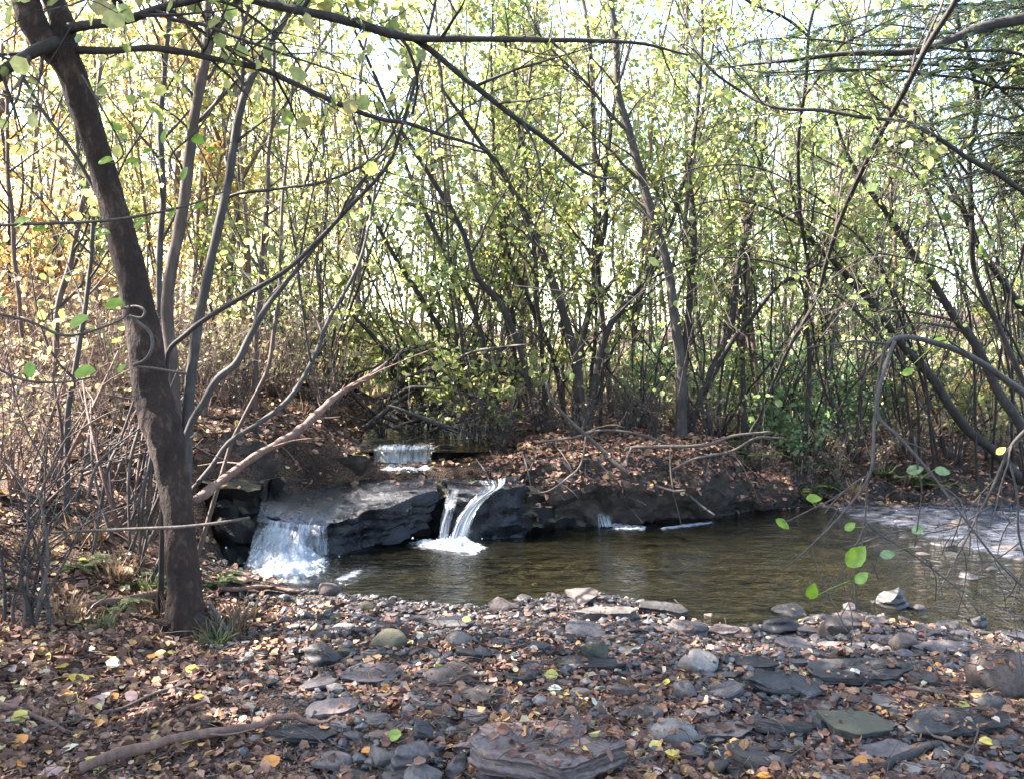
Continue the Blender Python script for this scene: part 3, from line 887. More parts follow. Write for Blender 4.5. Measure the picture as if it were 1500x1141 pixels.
def drops(name, parent, centre, spread, n, size, seed):
    rng = np.random.default_rng(seed)
    V, T = ICO[1]
    p = np.array(centre) + rng.normal(size=(n, 3)) * np.array(spread)
    p[:, 2] = np.maximum(np.abs(p[:, 2]), .01)
    s = rng.uniform(.3, 1, n) ** 2 * size
    VV = (p[:, None, :] + V[None] * s[:, None, None]).reshape(-1, 3)
    TT = (np.arange(n)[:, None, None] * len(V) + T[None]).reshape(-1, 3)
    mb = MB(); mb.add(VV, None, TT)
    o = mb.obj(name, M['spray'], parent)
    add_attr(o, np.zeros(n * len(V)))
    tag(o, kind='stuff')
    return o

def wpx(px, py, z=0.0):
    r = ray(px, py); t = (z - CAMZ) / r[2]
    return np.array([r[0] * t, r[1] * t])

w = empty('waterfall', P(425, 835, 5.95), 'wide foaming waterfall at the left end of the ledge', 'waterfall', 'waterfalls')
sheet('upper_sheet', [(P(400, 706, 6.6), P(540, 702, 7.0)), (P(384, 735, 6.2), P(500, 745, 6.35)), (P(376, 764, 5.99), P(474, 776, 6.12))], M['fall'], w, 50, 30, .012, 1, .3, bias=-.2)
sheet('water_sheet', [(P(380, 758, 6.02), P(470, 770, 6.12)), (P(374, 776, 5.93), P(468, 788, 6.03)), (P(368, 805, 5.88), P(466, 812, 5.98)), (P(362, 842, 5.84), P(468, 838, 5.92))], M['fall'], w, 50, 40, .04, 2, .3, bias=.05)
sheet('broken_sheet', [(P(392, 768, 5.93), P(462, 780, 6.0)), (P(376, 796, 5.84), P(464, 802, 5.92)), (P(358, 828, 5.74), P(480, 830, 5.82)), (P(348, 850, 5.68), P(496, 848, 5.78))], M['fall_broken'], w, 60, 40, .08, 22, .4, bias=.04)
sheet('side_trickle', [(P(458, 772, 6.2), P(478, 770, 6.22)), (P(462, 790, 6.14), P(480, 788, 6.16)), (P(464, 815, 6.12), P(482, 812, 6.14))], M['fall'], w, 12, 20, .02, 3, .3)
foam_patch('foam', [wpx(352, 826), wpx(372, 806), wpx(440, 800), wpx(488, 822), wpx(484, 842), wpx(455, 856), wpx(405, 860), wpx(366, 850)], w, 4, .075, .012, .015, .07, .14)
drops('spray', w, P(418, 822, 5.85) * [1, 1, 0] + [0, 0, .04], (.15, .06, .06), 260, .008, 5)
w = empty('waterfall', P(665, 798, 6.5), 'slim double waterfall sliding off the right end of the ledge', 'waterfall', 'waterfalls')
sheet('water_sheet', [(P(690, 703, 6.95), P(752, 699, 6.95)), (P(704, 716, 6.66), P(742, 712, 6.72)), (P(688, 735, 6.56), P(716, 728, 6.6)), (P(668, 762, 6.52), P(696, 754, 6.54)), (P(654, 800, 6.48), P(682, 800, 6.48))], M['fall'], w, 20, 40, .02, 6, .3, bias=.0)
sheet('side_sheet', [(P(656, 716, 6.78), P(672, 716, 6.74)), (P(651, 740, 6.6), P(668, 738, 6.58)), (P(645, 768, 6.54), P(660, 768, 6.53)), (P(641, 798, 6.5), P(656, 798, 6.5))], M['fall'], w, 12, 34, .015, 7, .25, bias=-.02)
foam_patch('foam', [wpx(592, 796), wpx(640, 791), wpx(688, 794), wpx(722, 806), wpx(700, 818), wpx(650, 812), wpx(604, 804)], w, 8, .05, .012, .02, .06)
drops('spray', w, P(658, 797, 6.45) * [1, 1, 0] + [0, 0, .02], (.1, .05, .04), 160, .009, 9)
w = empty('waterfall', P(585, 684, 7.45), 'small white upper waterfall between dark banks', 'waterfall', 'waterfalls')
sheet('water_sheet', [(P(549, 651, 7.72), P(638, 651, 7.72)), (P(548, 656, 7.6), P(636, 656, 7.6)), (P(548, 672, 7.52), P(632, 672, 7.52)), (P(546, 686, 7.46), P(640, 686, 7.46))], M['fall'], w, 46, 20, .02, 10, .2, bias=.1)
foam_patch('foam', [wpx(548, 690, .49), wpx(550, 682, .49), wpx(630, 682, .49), wpx(640, 686, .49), wpx(636, 690, .49), wpx(600, 691, .49)], w, 11, .025, .485, .015, -.04, .05)
w = empty('waterfall', P(882, 770, 7.2), 'thin trickle falling off the mossy shelf right of the falls', 'waterfall', 'waterfalls')
sheet('water_sheet', [(P(866, 738, 7.4), P(888, 738, 7.4)), (P(870, 750, 7.22), P(892, 750, 7.22)), (P(874, 772, 7.14), P(900, 771, 7.14))], M['fall'], w, 14, 20, .02, 12, .3, bias=-.04)
foam_patch('foam', [wpx(872, 770), wpx(900, 766), wpx(955, 772), wpx(950, 780), wpx(900, 778)], w, 13, .015, .006, .02, -.05, .05)
w = empty('waterfall', P(756, 770, 6.95), 'single thread of water dripping from the low black shelf', 'waterfall', 'waterfalls')
sheet('water_sheet', [(P(748, 736, 6.86), P(764, 735, 6.86)), (P(751, 742, 6.8), P(758, 742, 6.8)), (P(752, 760, 6.78), P(756, 760, 6.78)), (P(750, 782, 6.76), P(757, 782, 6.76))], M['fall'], w, 6, 20, .006, 14, .1, bias=-.05)
tag(foam_patch('foam_streak', [wpx(960, 774), wpx(1000, 768), wpx(1048, 763), wpx(1050, 768), wpx(1010, 774), wpx(970, 778)], None, 15, .012, .006, .02, .02, .05, mat=M['foam_thin']), 'bluish streak of foam along the far edge of the pool', 'foam', kind='stuff')
tag(foam_patch('foam_streak', [wpx(478, 852), wpx(510, 836), wpx(545, 832), wpx(530, 846), wpx(500, 858)], None, 16, .015, .006, .02, -.1, .06, mat=M['foam_thin']), 'pale streaks of foam drifting right from the left waterfall', 'foam', kind='stuff')

# ------------------------------------------------------------------ labels that single out
def ordinal(k):
    return ['first', 'second', 'third', 'fourth', 'fifth', 'sixth', 'seventh', 'eighth', 'ninth', 'tenth', 'eleventh', 'twelfth', 'thirteenth', 'fourteenth', 'fifteenth', 'sixteenth', 'seventeenth', 'eighteenth', 'nineteenth', 'twentieth'][k] if k < 20 else '%dth' % (k + 1)

PENDING = []
def later(o, singular, plural, where, px):
    PENDING.append((o, singular, plural, where, px))

def settle_labels():
    groups = {}
    for it in PENDING:
        groups.setdefault((it[1], it[3]), []).append(it)
    for (s, wh), its in groups.items():
        its.sort(key=lambda i: i[4])
        for k, it in enumerate(its):
            if len(its) == 1:
                it[0]['label'] = f'{s} {wh}'
            elif k == 0:
                it[0]['label'] = f'leftmost of the {it[2]} {wh}'
            elif k == len(its) - 1:
                it[0]['label'] = f'rightmost of the {it[2]} {wh}'
            else:
                it[0]['label'] = f'{ordinal(k)} from left of the {it[2]} {wh}'

# ------------------------------------------------------------------ stones of the gravel bar
MARKS = [(805, 1090, 'the big purple slab'), (1260, 985, 'the long wet slab'), (1465, 990, 'the big boulder'), (275, 960, 'the left trunk'),
         (580, 1090, 'the cracked grey stone'), (545, 985, 'the flat blue slab'), (1020, 965, 'the pale round stone'), (420, 1075, 'the stick'),
         (860, 960, 'the green-topped stone'), (1305, 880, 'the pointed rock'), (430, 850, 'the left waterfall'), (690, 905, 'the waterline slab'), (1000, 900, 'the blocky stone'), (985, 1070, 'the two-coloured stone'), (1410, 1065, 'the long dark slab')]
def where(px, py):
    best = min(MARKS, key=lambda m: (m[0] - px) ** 2 + ((m[1] - py) * 1.8) ** 2)
    dx, dy = px - best[0], (py - best[1]) * 1.8
    if abs(dx) > abs(dy):
        return ('left of ' if dx < 0 else 'right of ') + best[2]
    return ('behind ' if dy < 0 else 'in front of ') + best[2]

STONES = []        # (px, py, radius in px) already taken
def stone_at(px, py, wpx_, hpx, kind, mat, label=None, seed=1, name=None, tilt=(0, 0), depth=None, rot=None, lie=True, words=None):
    """a stone whose visible middle is at px, py; width and height in photo pixels"""
    rng = np.random.default_rng(seed)
    g = 0.05
    for _ in range(8):
        xy = wpx(px, py + hpx * .3, g); g = .6 * g + .4 * max(gz(*xy), -.03)
    xy = wpx(px, py + hpx * .3, g)
    d = xy[1]
    a = wpx_ / 2 / FPX * d
    rot = rng.uniform(0, 6.28) if rot is None else rot
    if kind == 'slab':
        el = 1.0
        poly = outline(rng, int(rng.integers(7, 11)), .3, 1.0)
        dep = depth or rng.uniform(.55, .9)
        th = max(.018, min(.22, hpx / FPX * d * .55))
        poly = (poly @ rotz(rot)[:2, :2].T); poly = poly / np.abs(poly).max(0) * np.array([a, a * dep])
        V, Q, T = slab_shape(poly, th, rng, strata=int(rng.integers(2, 4)), rough=.02)
        V = V @ tilt_m(*tilt).T
        V = V + np.array([xy[0], xy[1] + a * dep * .2, g + th * .8])
        nm = name or 'flat_rock'
    else:
        ang = {'round': .15, 'block': .9, 'stone': .5}[kind]
        V, T = rock_verts(rng, 3, ang, .08 if kind == 'round' else .13, 6 if kind == 'round' else 11)
        Q = None
        b = max(hpx / FPX * d * .55, a * .3)
        V = V @ rotz(rot).T
        V = V / np.abs(V).max(0) * np.array([a, a * (depth or rng.uniform(.65, .95)), b])
        V = V @ tilt_m(*tilt).T
        V = V + np.array([xy[0], xy[1], g + b * .42])
        nm = name or 'stone'
    o = put_solid(nm, V, Q, T, M[mat], label, 'stone' if nm == 'stone' else 'flat rock', None, lie=lie)
    shade(o, 32 if kind != 'round' else 60)
    STONES.append((px, py, wpx_ / 2))
    if label is None:
        o['group'] = 'stones on the gravel bar'
        col = {'slate': 'blue-grey', 'slate_purple': 'purplish grey', 'slate_dark': 'black wet', 'stone_grey': 'grey', 'stone_pale': 'pale', 'stone_moss': 'mossy', 'stone_brown': 'brown'}[mat]
        shp = {'slab': 'flat stone', 'round': 'rounded stone', 'block': 'angular stone', 'stone': 'stone'}[kind]
        small = 'small ' if wpx_ < 34 else ''
        later(o, f'{small}{col} {shp}', f'{small}{col} {shp}s', words or where(px, py), px)
    return o

# the large foreground slab: its own outline
def big_slab():
    rng = np.random.default_rng(41)
    g = .2
    tops = [(691, 1084), (716, 1063), (850, 1056), (919, 1087), (822, 1122), (776, 1108), (706, 1092)]
    poly = np.array([list(wpx(x, y, .31)) + [.31] for x, y in tops])
    poly[:, 2] += np.linspace(.015, -.01, len(poly))
    V, Q, T = slab_shape(poly, .075, rng, strata=4, rough=.006, step=.014)
    V[:, 2] += .004 * np.round(2 * vnoise(V * [3, 16, 1], 5))
    o = put_solid('flat_rock', V, Q, T, M['slate_purple'], 'big flat purple-grey slab with layered broken edge at the bottom centre', 'flat rock')
    shade(o, 25); STONES.append((805, 1090, 120))
big_slab()
stone_at(545, 990, 100, 34, 'slab', 'slate', 'flat bluish slab half sunk in the gravel in front of the left waterfall', 51, tilt=(.1, .03), depth=.6)
stone_at(1262, 985, 160, 44, 'slab', 'slate_dark', 'long wet blue-black slab at the right of the gravel bar', 52, tilt=(.06, -.05), depth=.5, rot=.2)
stone_at(1470, 985, 112, 88, 'round', 'stone_brown', 'big dull brown boulder at the right edge', 53, name='boulder')
stone_at(1447, 1026, 50, 28, 'round', 'stone_grey', 'smooth pale grey stone tucked under the big brown boulder', 54)
stone_at(1412, 1062, 170, 56, 'slab', 'slate_dark', 'long dark slab with blue sheen at the lower right corner', 55, tilt=(.12, -.1), depth=.45)
stone_at(602, 1106, 62, 60, 'block', 'slate', 'grey stone with a dark crack left of the big slab', 56)
stone_at(614, 1068, 50, 30, 'block', 'slate_dark', 'dark pointed stone behind the cracked grey stone', 57)
stone_at(559, 1108, 50, 34, 'stone', 'stone_grey', 'dull grey stone left of the cracked stone', 58)
stone_at(668, 1120, 40, 56, 'block', 'slate', 'upright blue-grey wedge between the cracked stone and the big slab', 59)
stone_at(694, 1050, 44, 26, 'slab', 'slate_purple', 'pale lilac flat stone just behind the big slab', 60, tilt=(.2, .1))
stone_at(575, 938, 66, 34, 'round', 'stone_moss', 'rounded olive stone at the pool edge in front of the falls', 61)
stone_at(672, 935, 42, 26, 'round', 'stone_grey', 'smooth grey-green stone beside the rounded olive stone', 62)
stone_at(662, 913, 80, 22, 'slab', 'stone_grey', 'thin pale grey slab lifted off the gravel at the waterline', 63, tilt=(.15, 0), depth=.5)
stone_at(858, 925, 58, 26, 'slab', 'slate', 'light bluish slab at the middle of the bar', 64, tilt=(.25, .1))
stone_at(872, 952, 56, 44, 'block', 'stone_moss', 'green-tinged angular stone on the thin dark slab', 65)
stone_at(862, 972, 116, 20, 'slab', 'slate_dark', 'thin black slab under the green-tinged stone', 66, depth=.4)
stone_at(1022, 968, 62, 42, 'round', 'stone_pale', 'pale pinkish rounded stone in the middle of the gravel bar', 67)
stone_at(1000, 917, 78, 40, 'block', 'slate', 'blocky grey stone at the pool edge right of centre', 68, depth=.6)
stone_at(972, 892, 76, 24, 'slab', 'slate_dark', 'black slab lying in the pool edge behind the blocky stone', 69, depth=.5, tilt=(.1, .1))
stone_at(890, 897, 100, 24, 'slab', 'stone_grey', 'long flat ledge-like slab at the waterline', 70, depth=.35)
stone_at(855, 872, 60, 26, 'block', 'stone_brown', 'dark brown stone standing in the shallow water', 71)
stone_at(735, 888, 52, 32, 'stone', 'stone_brown', 'leaf-capped dark stone at the near waterline', 72)
stone_at(985, 1072, 76, 42, 'round', 'stone_pale', 'tan stone with a bluish patch right of the big slab', 73)
stone_at(948, 1040, 80, 34, 'block', 'stone_brown', 'dark broken stone behind the tan stone', 74)
stone_at(1308, 882, 56, 46, 'block', 'slate_dark', 'pointed dark rock standing in the pool', 75, name='rock', depth=.6)
stone_at(1340, 890, 34, 18, 'stone', 'slate_dark', 'low dark stone touching the pointed rock in the pool', 76)
stone_at(1430, 913, 34, 30, 'stone', 'slate_dark', 'dark stone in the pool near the right edge', 77)
stone_at(1244, 889, 24, 18, 'round', 'slate', 'small bluish stone in the water left of the pointed rock', 78)
stone_at(1160, 895, 62, 24, 'stone', 'slate_dark', 'dark flat rock rising from the pool right of centre', 79)
stone_at(1135, 915, 66, 28, 'block', 'slate_dark', 'black block at the edge of the pool right of centre', 80)
stone_at(1110, 888, 46, 10, 'slab', 'slate_dark', 'thin dark sliver of rock just breaking the pool surface', 81)
stone_at(1240, 912, 90, 38, 'stone', 'stone_brown', 'rough dark stone heaped with leaves at the pool edge', 82)
stone_at(1165, 945, 62, 24, 'slab', 'slate', 'bluish flat slab near the right pool edge', 83, tilt=(.15, .1))
stone_at(1322, 938, 40, 28, 'round', 'stone_brown', 'round brown stone at the right pool edge', 84)
stone_at(1380, 950, 84, 24, 'slab', 'slate', 'pale blue-grey slab at the right waterline', 85, tilt=(.1, 0), depth=.5)
stone_at(1160, 1005, 120, 40, 'slab', 'slate_dark', 'dull dark slab left of the long wet slab', 86, tilt=(.12, .12), depth=.5)
stone_at(1255, 1063, 120, 36, 'slab', 'stone_moss', 'dark hollowed slab below the long wet slab', 87, tilt=(.2, .1), depth=.5)
stone_at(700, 1020, 70, 30, 'slab', 'stone_brown', 'dark edged slab lying slanted in the brown litter', 88, tilt=(.3, -.3))
stone_at(440, 1075, 110, 30, 'slab', 'slate_dark', 'dark split slab behind the long stick', 89, depth=.4, tilt=(.05, .08))
stone_at(470, 960, 60, 40, 'block', 'slate_dark', 'dark stone behind the twig on the left of the bar', 90)
stone_at(1040, 1120, 56, 40, 'block', 'stone_brown', 'squat brown stone at the bottom right of centre', 91)
stone_at(480, 862, 40, 26, 'round', 'stone_brown', 'rusty brown stone under the left waterfall', 92)
stone_at(1000, 1010, 44, 30, 'stone', 'stone_grey', 'plain grey stone between the pale stone and the tan stone', 93)
# the many lesser stones, each its own
def scatter_stones(n, box, sizes, seed, kinds=(.42, .13, .22, .23), mats=(.24, .15, .16, .2, .08, .12, .05), shore=6):
    rng = np.random.default_rng(seed)
    done = tries = 0
    while done < n and tries < n * 30:
        tries += 1
        px, py = rng.uniform(box[0], box[2]), rng.uniform(box[1], box[3])
        w_ = rng.uniform(*sizes) * (.6 + .7 * (py - 860) / 280)
        if any((px - a) ** 2 + ((py - b) * 2) ** 2 < ((r + w_ / 2) * .85) ** 2 for a, b, r in STONES):
            continue
        lim = np.interp(px, [300, 480, 700, 850, 1050, 1250, 1500], [875, 885, 905, 885, 930, 905, 935])
        if py < lim - shore:
            continue
        kind = rng.choice(['slab', 'round', 'block', 'stone'], p=list(kinds))
        mat = rng.choice(['slate', 'slate_purple', 'slate_dark', 'stone_grey', 'stone_pale', 'stone_brown', 'stone_moss'], p=list(mats))
        stone_at(px, py, w_, w_ * rng.uniform(.25, .5), kind, mat, None, int(rng.integers(1e6)), tilt=tuple(rng.normal(0, .12, 2)))
        done += 1
scatter_stones(16, (450, 915, 1500, 1130), (50, 100), 17, (1, 0, 0, 0), (.15, .15, .4, 0, 0, .3, 0))
scatter_stones(30, (700, 866, 1440, 935), (20, 60), 18, (.4, 0, .35, .25), (.1, .05, .6, 0, 0, .25, 0), 26)
scatter_stones(60, (430, 880, 1500, 990), (26, 52), 5)
scatter_stones(85, (420, 890, 1500, 1000), (16, 30), 6)
scatter_stones(40, (480, 985, 1500, 1140), (26, 60), 7)
scatter_stones(20, (300, 880, 480, 1000), (18, 34), 8)
# wet stones of the riffle on the right
def riffle(n, seed):
    rng = np.random.default_rng(seed)
    for k in range(n):
        px, py = rng.uniform(1215, 1500), rng.uniform(738, 880)
        if py > np.interp(px, [1215, 1300, 1420, 1500], [755, 790, 850, 880]):
            continue
        w_ = 8 + 36 * rng.random() ** 3
        stone_at(px, py, w_, w_ * rng.uniform(.25, .5), rng.choice(['stone', 'block']), rng.choice(['slate_dark', 'slate_dark', 'slate_dark', 'stone_brown']), None, int(rng.integers(1e6)), words='in the riffle at the right')
riffle(150, 15)
riff_label = 'stones in the riffle'

# ------------------------------------------------------------------ gravel and leaf litter (beyond counting)
NGROUND = int(sel.sum())
HARD = np.zeros(len(SOLID_F), bool)
for a_, b_, sft in SOFT[1:]:
    HARD[a_:b_] = not sft
BVH = BVHTree.FromPolygons([Vector(v) for v in np.concatenate(SOLID_V)], SOLID_F)
def drop_to(x, y):
    h = BVH.ray_cast(Vector((x, y, 3.0)), Vector((0, 0, -1)))
    global on_rock
    on_rock = h[2] is not None and bool(HARD[h[2]])
    return h[0], h[1]

def gravel():
    rng = np.random.default_rng(61)
    V, T = ICO[1]
    mb = MB()
    px, py = rng.uniform(330, 1560, 60000), rng.uniform(855, 1180, 60000)
    u = (px - 750) / FPX; v = (570.5 - py) / FPX
    t = (.06 - CAMZ) / (v * _cp - _sp)
    x, y = u * t, (_cp + v * _sp) * t
    d = pool_sd(x, y)
    keep = (d > -.3) & (rng.random(60000) < np.exp(-np.maximum(d, 0) / 1.3) * np.where(px > 420, 1, .4) * .9 + .1)
    x, y = x[keep][:7500], y[keep][:7500]
    n = len(x); z = ground(x, y)
    s = np.where(rng.random(n) < .78, rng.uniform(.006, .018, n), rng.uniform(.018, .036, n))
    W = V[None] * (1 + .22 * rng.normal(size=(n, len(V), 1)).clip(-1, 1))
    W = W * np.stack([np.ones(n), rng.uniform(.6, 1, n), rng.uniform(.35, .7, n)], -1)[:, None, :] * s[:, None, None]
    a = rng.uniform(0, 6.28, n); c_, s_ = np.cos(a)[:, None], np.sin(a)[:, None]
    X, Y = W[..., 0] * c_ - W[..., 1] * s_, W[..., 0] * s_ + W[..., 1] * c_
    W = np.stack([X + x[:, None], Y + y[:, None], W[..., 2] + X * rng.normal(0, .2, (n, 1)) + (z + s * .2)[:, None]], -1)
    TT = (np.arange(n)[:, None, None] * len(V) + T[None]).reshape(-1, 3)
    mb.add(W.reshape(-1, 3), None, TT)
    tag(mb.obj('gravel', M['gravel'], smooth=False), 'small grey and brown pebbles between the stones of the bar', 'gravel', kind='stuff')
gravel()

def litter(name, n, sampler, size, mat, label, seed, lift=.012, tmpl=LEAF_ROUND):
    rng = np.random.default_rng(seed)
    pos, nrm = [], []
    tries = 0
    while len(pos) < n and tries < n * 6:
        tries += 1
        x, y = sampler(rng)
        p, nn = drop_to(x, y)
        if p is None or p[2] < -.02 or (on_rock and rng.random() > .13):
            continue
        pos.append(p[:]); nrm.append(nn[:])
    pos = np.array(pos); nrm = np.array(nrm)
    k = len(pos)
    pos[:, 2] += rng.uniform(.001, lift, k)
    ax = rng.normal(size=(k, 3)) * [1, 1, .35]
    ax = ax - nrm * np.sum(ax * nrm, 1, keepdims=True) * .85
    mb = MB()
    leaves(mb, pos, ax, rng.uniform(*size, k), 0, tmpl, rng=rng, flat=.6, curl=.7)
    return tag(mb.obj(name, mat, smooth=False), label, 'leaf litter', kind='stuff')

def s_fore(rng):
    while True:
        px, py = rng.uniform(-60, 1560), rng.uniform(860, 1200)
        p = .95 if py > 990 else (.5 if px > 430 else .9)
        if px > 470 and py < 985: p *= .7
        q = wpx(px, py, .15)
        if rng.random() < p * min(1, max(.08, .62 + .3 * math.sin(q[0] * 2.9 + 1.7 * math.sin(q[1] * 2.3)) + .32 * math.sin(q[1] * 4.1 + 1.9 * math.sin(q[0] * 3.3 + 1)) + .2 * math.sin(q[0] * 9.7 + q[1] * 7.9))):
            return q
def s_left(rng):
    return rng.uniform(-6.5, -1.5), rng.uniform(2.6, 10)
def s_back(rng):
    return rng.uniform(-3, 6.5), rng.uniform(6.6, 12)
litter('leaf_litter', 14500, s_fore, (.02, .052), M['litter'], 'brown and pinkish fallen leaves over the near bank and bar', 71)
litter('leaf_litter', 9000, s_left, (.03, .075), M['litter'], 'brown fallen leaves over the slope behind the left trunk', 72)
litter('leaf_litter', 9000, s_back, (.03, .075), M['litter'], 'brown fallen leaves over the far bank and ledge', 73)
litter('leaf_litter', 1100, s_fore, (.02, .045), M['litter_bright'], 'bright yellow and tan leaf scraps over the near bank', 74, .02)
litter('leaf_litter', 1500, lambda r: s_left(r) if r.random() < .6 else s_back(r), (.03, .065), M['litter_bright'], 'bright tan and yellow leaf scraps on both far slopes', 75, .02)

litter('leaf_litter', 22000, s_fore, (.008, .028), M['litter'], 'small broken scraps of brown leaves between the fallen leaves', 76, .012, LEAF)
def twig_litter(n, sampler, seed, label):
    rng = np.random.default_rng(seed); mb = MB()
    for k in range(n):
        x, y = sampler(rng); p, _ = drop_to(x, y)
        if p is None or p[2] < -.01: continue
        a = rng.uniform(0, 6.28); L = rng.uniform(.03, .16); dz = rng.normal(0, .18)
        q = np.array(p) + np.stack([np.array([math.cos(a) * L * t, math.sin(a) * L * t, .012 + abs(dz) * L * t]) + rng.normal(0, .003, 3) for t in (0, .5, 1)])
        tube(mb, q, np.array([.0022, .0018, .001]) * rng.uniform(.6, 1.6), 3, 0, cap=False)
    tag(mb.obj('twig_litter', M['dead_wood']), label, 'twigs', kind='stuff')
twig_litter(1500, s_fore, 81, 'tiny dead twigs scattered over the near bank')
twig_litter(900, s_left, 82, 'tiny dead twigs scattered over the left slope')
litter('leaf_litter', 9000, lambda r: (r.uniform(-.2, 2.8), r.uniform(6.9, 9.2)), (.02, .06), M['litter'], 'fallen leaves matted over the far bank right of the falls', 77)
twig_litter(1800, s_back, 83, 'tiny dead twigs scattered over the far bank')

# single fallen leaves that stand out
def fallen(px, py, wpx_, mat, colour, where_, rot=None, seed=0, z=None):
    rng = np.random.default_rng(seed + int(px * 7 + py))
    xy = wpx(px, py, .15)
    p, nn = drop_to(*xy)
    xy = wpx(px, py, p[2] if p else .15)
    p, nn = drop_to(*xy)
    p = np.array(p) + [0, 0, .02]
    s = wpx_ / FPX * p[1]
    mb = MB()
    a = rng.uniform(0, 6.28) if rot is None else rot
    ax = np.array([[math.cos(a), math.sin(a), rng.uniform(-.1, .25)]])
    n = np.array(nn)
    up = unit(n + rng.normal(0, .25, 3) + np.array([0, -.35, 0]))
    ax = unit(ax - up * (ax @ up)[:, None]); side = np.cross(ax, up)
    t = np.array([[0, -.18, 0], [.012, 0, 0], [.3, .2, .05], [.42, .48, .07], [.27, .8, .04], [0, 1, -.05], [-.29, .78, .05], [-.4, .46, .06], [-.28, .19, .05], [-.012, 0, 0], [0, .5, -.01]])
    V = p + s * (t[:, :1] * side + (t[:, 1:2] - .5) * ax + t[:, 2:] * up)
    T = [[1, 2, 10], [2, 3, 10], [3, 4, 10], [4, 5, 10], [5, 6, 10], [6, 7, 10], [7, 8, 10], [8, 9, 10], [9, 1, 10], [0, 1, 9]]
    mb.add(V, None, T)
    o = mb.obj('fallen_leaf', M[mat], origin=p)
    tag(o, None, 'leaf', 'bright fallen leaves')
    later(o, f'{colour} fallen leaf', f'{colour} fallen leaves', where_, px)
FL = [(645, 983, 26, 'fall_green', 'yellow-green', 'on the gravel near the middle'), (808, 997, 22, 'fall_yellow', 'bright yellow', 'on the middle of the bar'),
      (812, 1012, 22, 'fall_pale', 'whitish', 'on the middle of the bar'), (538, 1095, 20, 'fall_orange', 'orange', 'left of the cracked grey stone'),
      (578, 1083, 26, 'fall_green', 'green', 'beside the cracked grey stone'), (100, 1104, 32, 'fall_pale', 'pale green-white', 'in the lower left corner'),
      (28, 1077, 28, 'fall_orange', 'light orange', 'in the lower left corner'), (28, 1045, 26, 'fall_yellow', 'tan yellow', 'in the lower left corner'), (165, 966, 22, 'fall_pale', 'pale', 'left of the left trunk'),
      (115, 978, 36, 'fall_yellow', 'long yellow', 'left of the left trunk'), (245, 962, 26, 'fall_yellow', 'golden yellow', 'at the foot of the left trunk'), (232, 975, 24, 'fall_orange', 'deep orange', 'at the foot of the left trunk'),
      (222, 968, 22, 'fall_orange', 'deep orange', 'at the foot of the left trunk'), (165, 1000, 20, 'fall_orange', 'orange', 'between the left trunk and the corner'), (142, 1018, 28, 'fall_pink', 'pinkish', 'between the left trunk and the corner'),
      (192, 1018, 22, 'fall_pink', 'pinkish', 'in front of the left trunk'), (143, 1050, 20, 'fall_orange', 'amber', 'behind the long stick'), (282, 990, 22, 'fall_yellow', 'dull yellow', 'in front of the left trunk'),
      (292, 1027, 18, 'fall_yellow', 'pale yellow', 'in front of the left trunk'), (272, 1078, 24, 'fall_yellow', 'tan', 'just behind the long stick'), (395, 1100, 34, 'fall_orange', 'orange', 'in front of the long stick'),
      (130, 1124, 26, 'fall_yellow', 'yellow', 'in front of the long stick'), (75, 1140, 34, 'fall_pink', 'pinkish', 'at the bottom left edge'), (30, 1105, 22, 'fall_orange', 'rusty', 'in the lower left corner'),
      (960, 1104, 24, 'fall_yellow', 'pale yellow', 'right of the big purple slab'), (985, 1098, 24, 'fall_yellow', 'yellow', 'right of the big purple slab'), (1067, 1112, 18, 'fall_orange', 'orange', 'at the bottom right of the bar'),
      (1262, 1122, 20, 'fall_orange', 'orange', 'at the bottom right of the bar'), (1120, 1135, 24, 'fall_orange', 'deep orange', 'at the bottom right of the bar'), (1465, 1060, 20, 'fall_orange', 'light orange', 'on the long dark slab at right'),
      (1412, 1042, 20, 'fall_green', 'green', 'between the dark slab and the big boulder'), (1445, 1095, 22, 'fall_yellow', 'yellow', 'in the lower right corner'), (975, 1005, 18, 'fall_yellow', 'cream yellow', 'below the pale round stone'),
      (998, 990, 14, 'fall_orange', 'orange', 'below the pale round stone'), (683, 912, 14, 'fall_yellow', 'lemon', 'on the thin pale slab'), (573, 725, 12, 'fall_yellow', 'lemon', 'on the ledge between the falls'), (592, 708, 10, 'fall_pale', 'pale', 'on the ledge between the falls'),
      (545, 712, 10, 'fall_yellow', 'yellow', 'on the wet slab'), (502, 715, 9, 'fall_pale', 'pale', 'on the wet slab'), (783, 682, 11, 'fall_yellow', 'yellow', 'on the bank right of the falls'), (615, 940, 14, 'fall_pale', 'pale', 'by the rounded olive stone'),
      (1040, 955, 12, 'fall_pale', 'white', 'on the pale round stone'), (870, 1035, 14, 'fall_pale', 'cream', 'behind the big purple slab'), (722, 998, 16, 'fall_pink', 'pinkish red', 'near the middle of the bar'), (1255, 985, 12, 'fall_pale', 'white', 'on the long wet slab')]
for f in FL:
    fallen(*f)
#__PART2__
# ------------------------------------------------------------------ trees
def stem_pts(poly, d0, d1, n=None):
    pts, w = [], []
    m = len(poly)
    seg = np.r_[0, np.cumsum([math.hypot(poly[i + 1][0] - poly[i][0], poly[i + 1][1] - poly[i][1]) for i in range(m - 1)])]
    for k, q in enumerate(poly):
        d = q[3] if len(q) > 3 else d0 + (d1 - d0) * seg[k] / max(seg[-1], 1)
        pts.append(P(q[0], q[1], d)); w.append(q[2] / 2 / FPX * d)
    n = n or max(6, int(seg[-1] / 16))
    pts = catmull(pts, n)
    rr = np.interp(np.linspace(0, m - 1, n), np.arange(m), w)
    return pts, rr

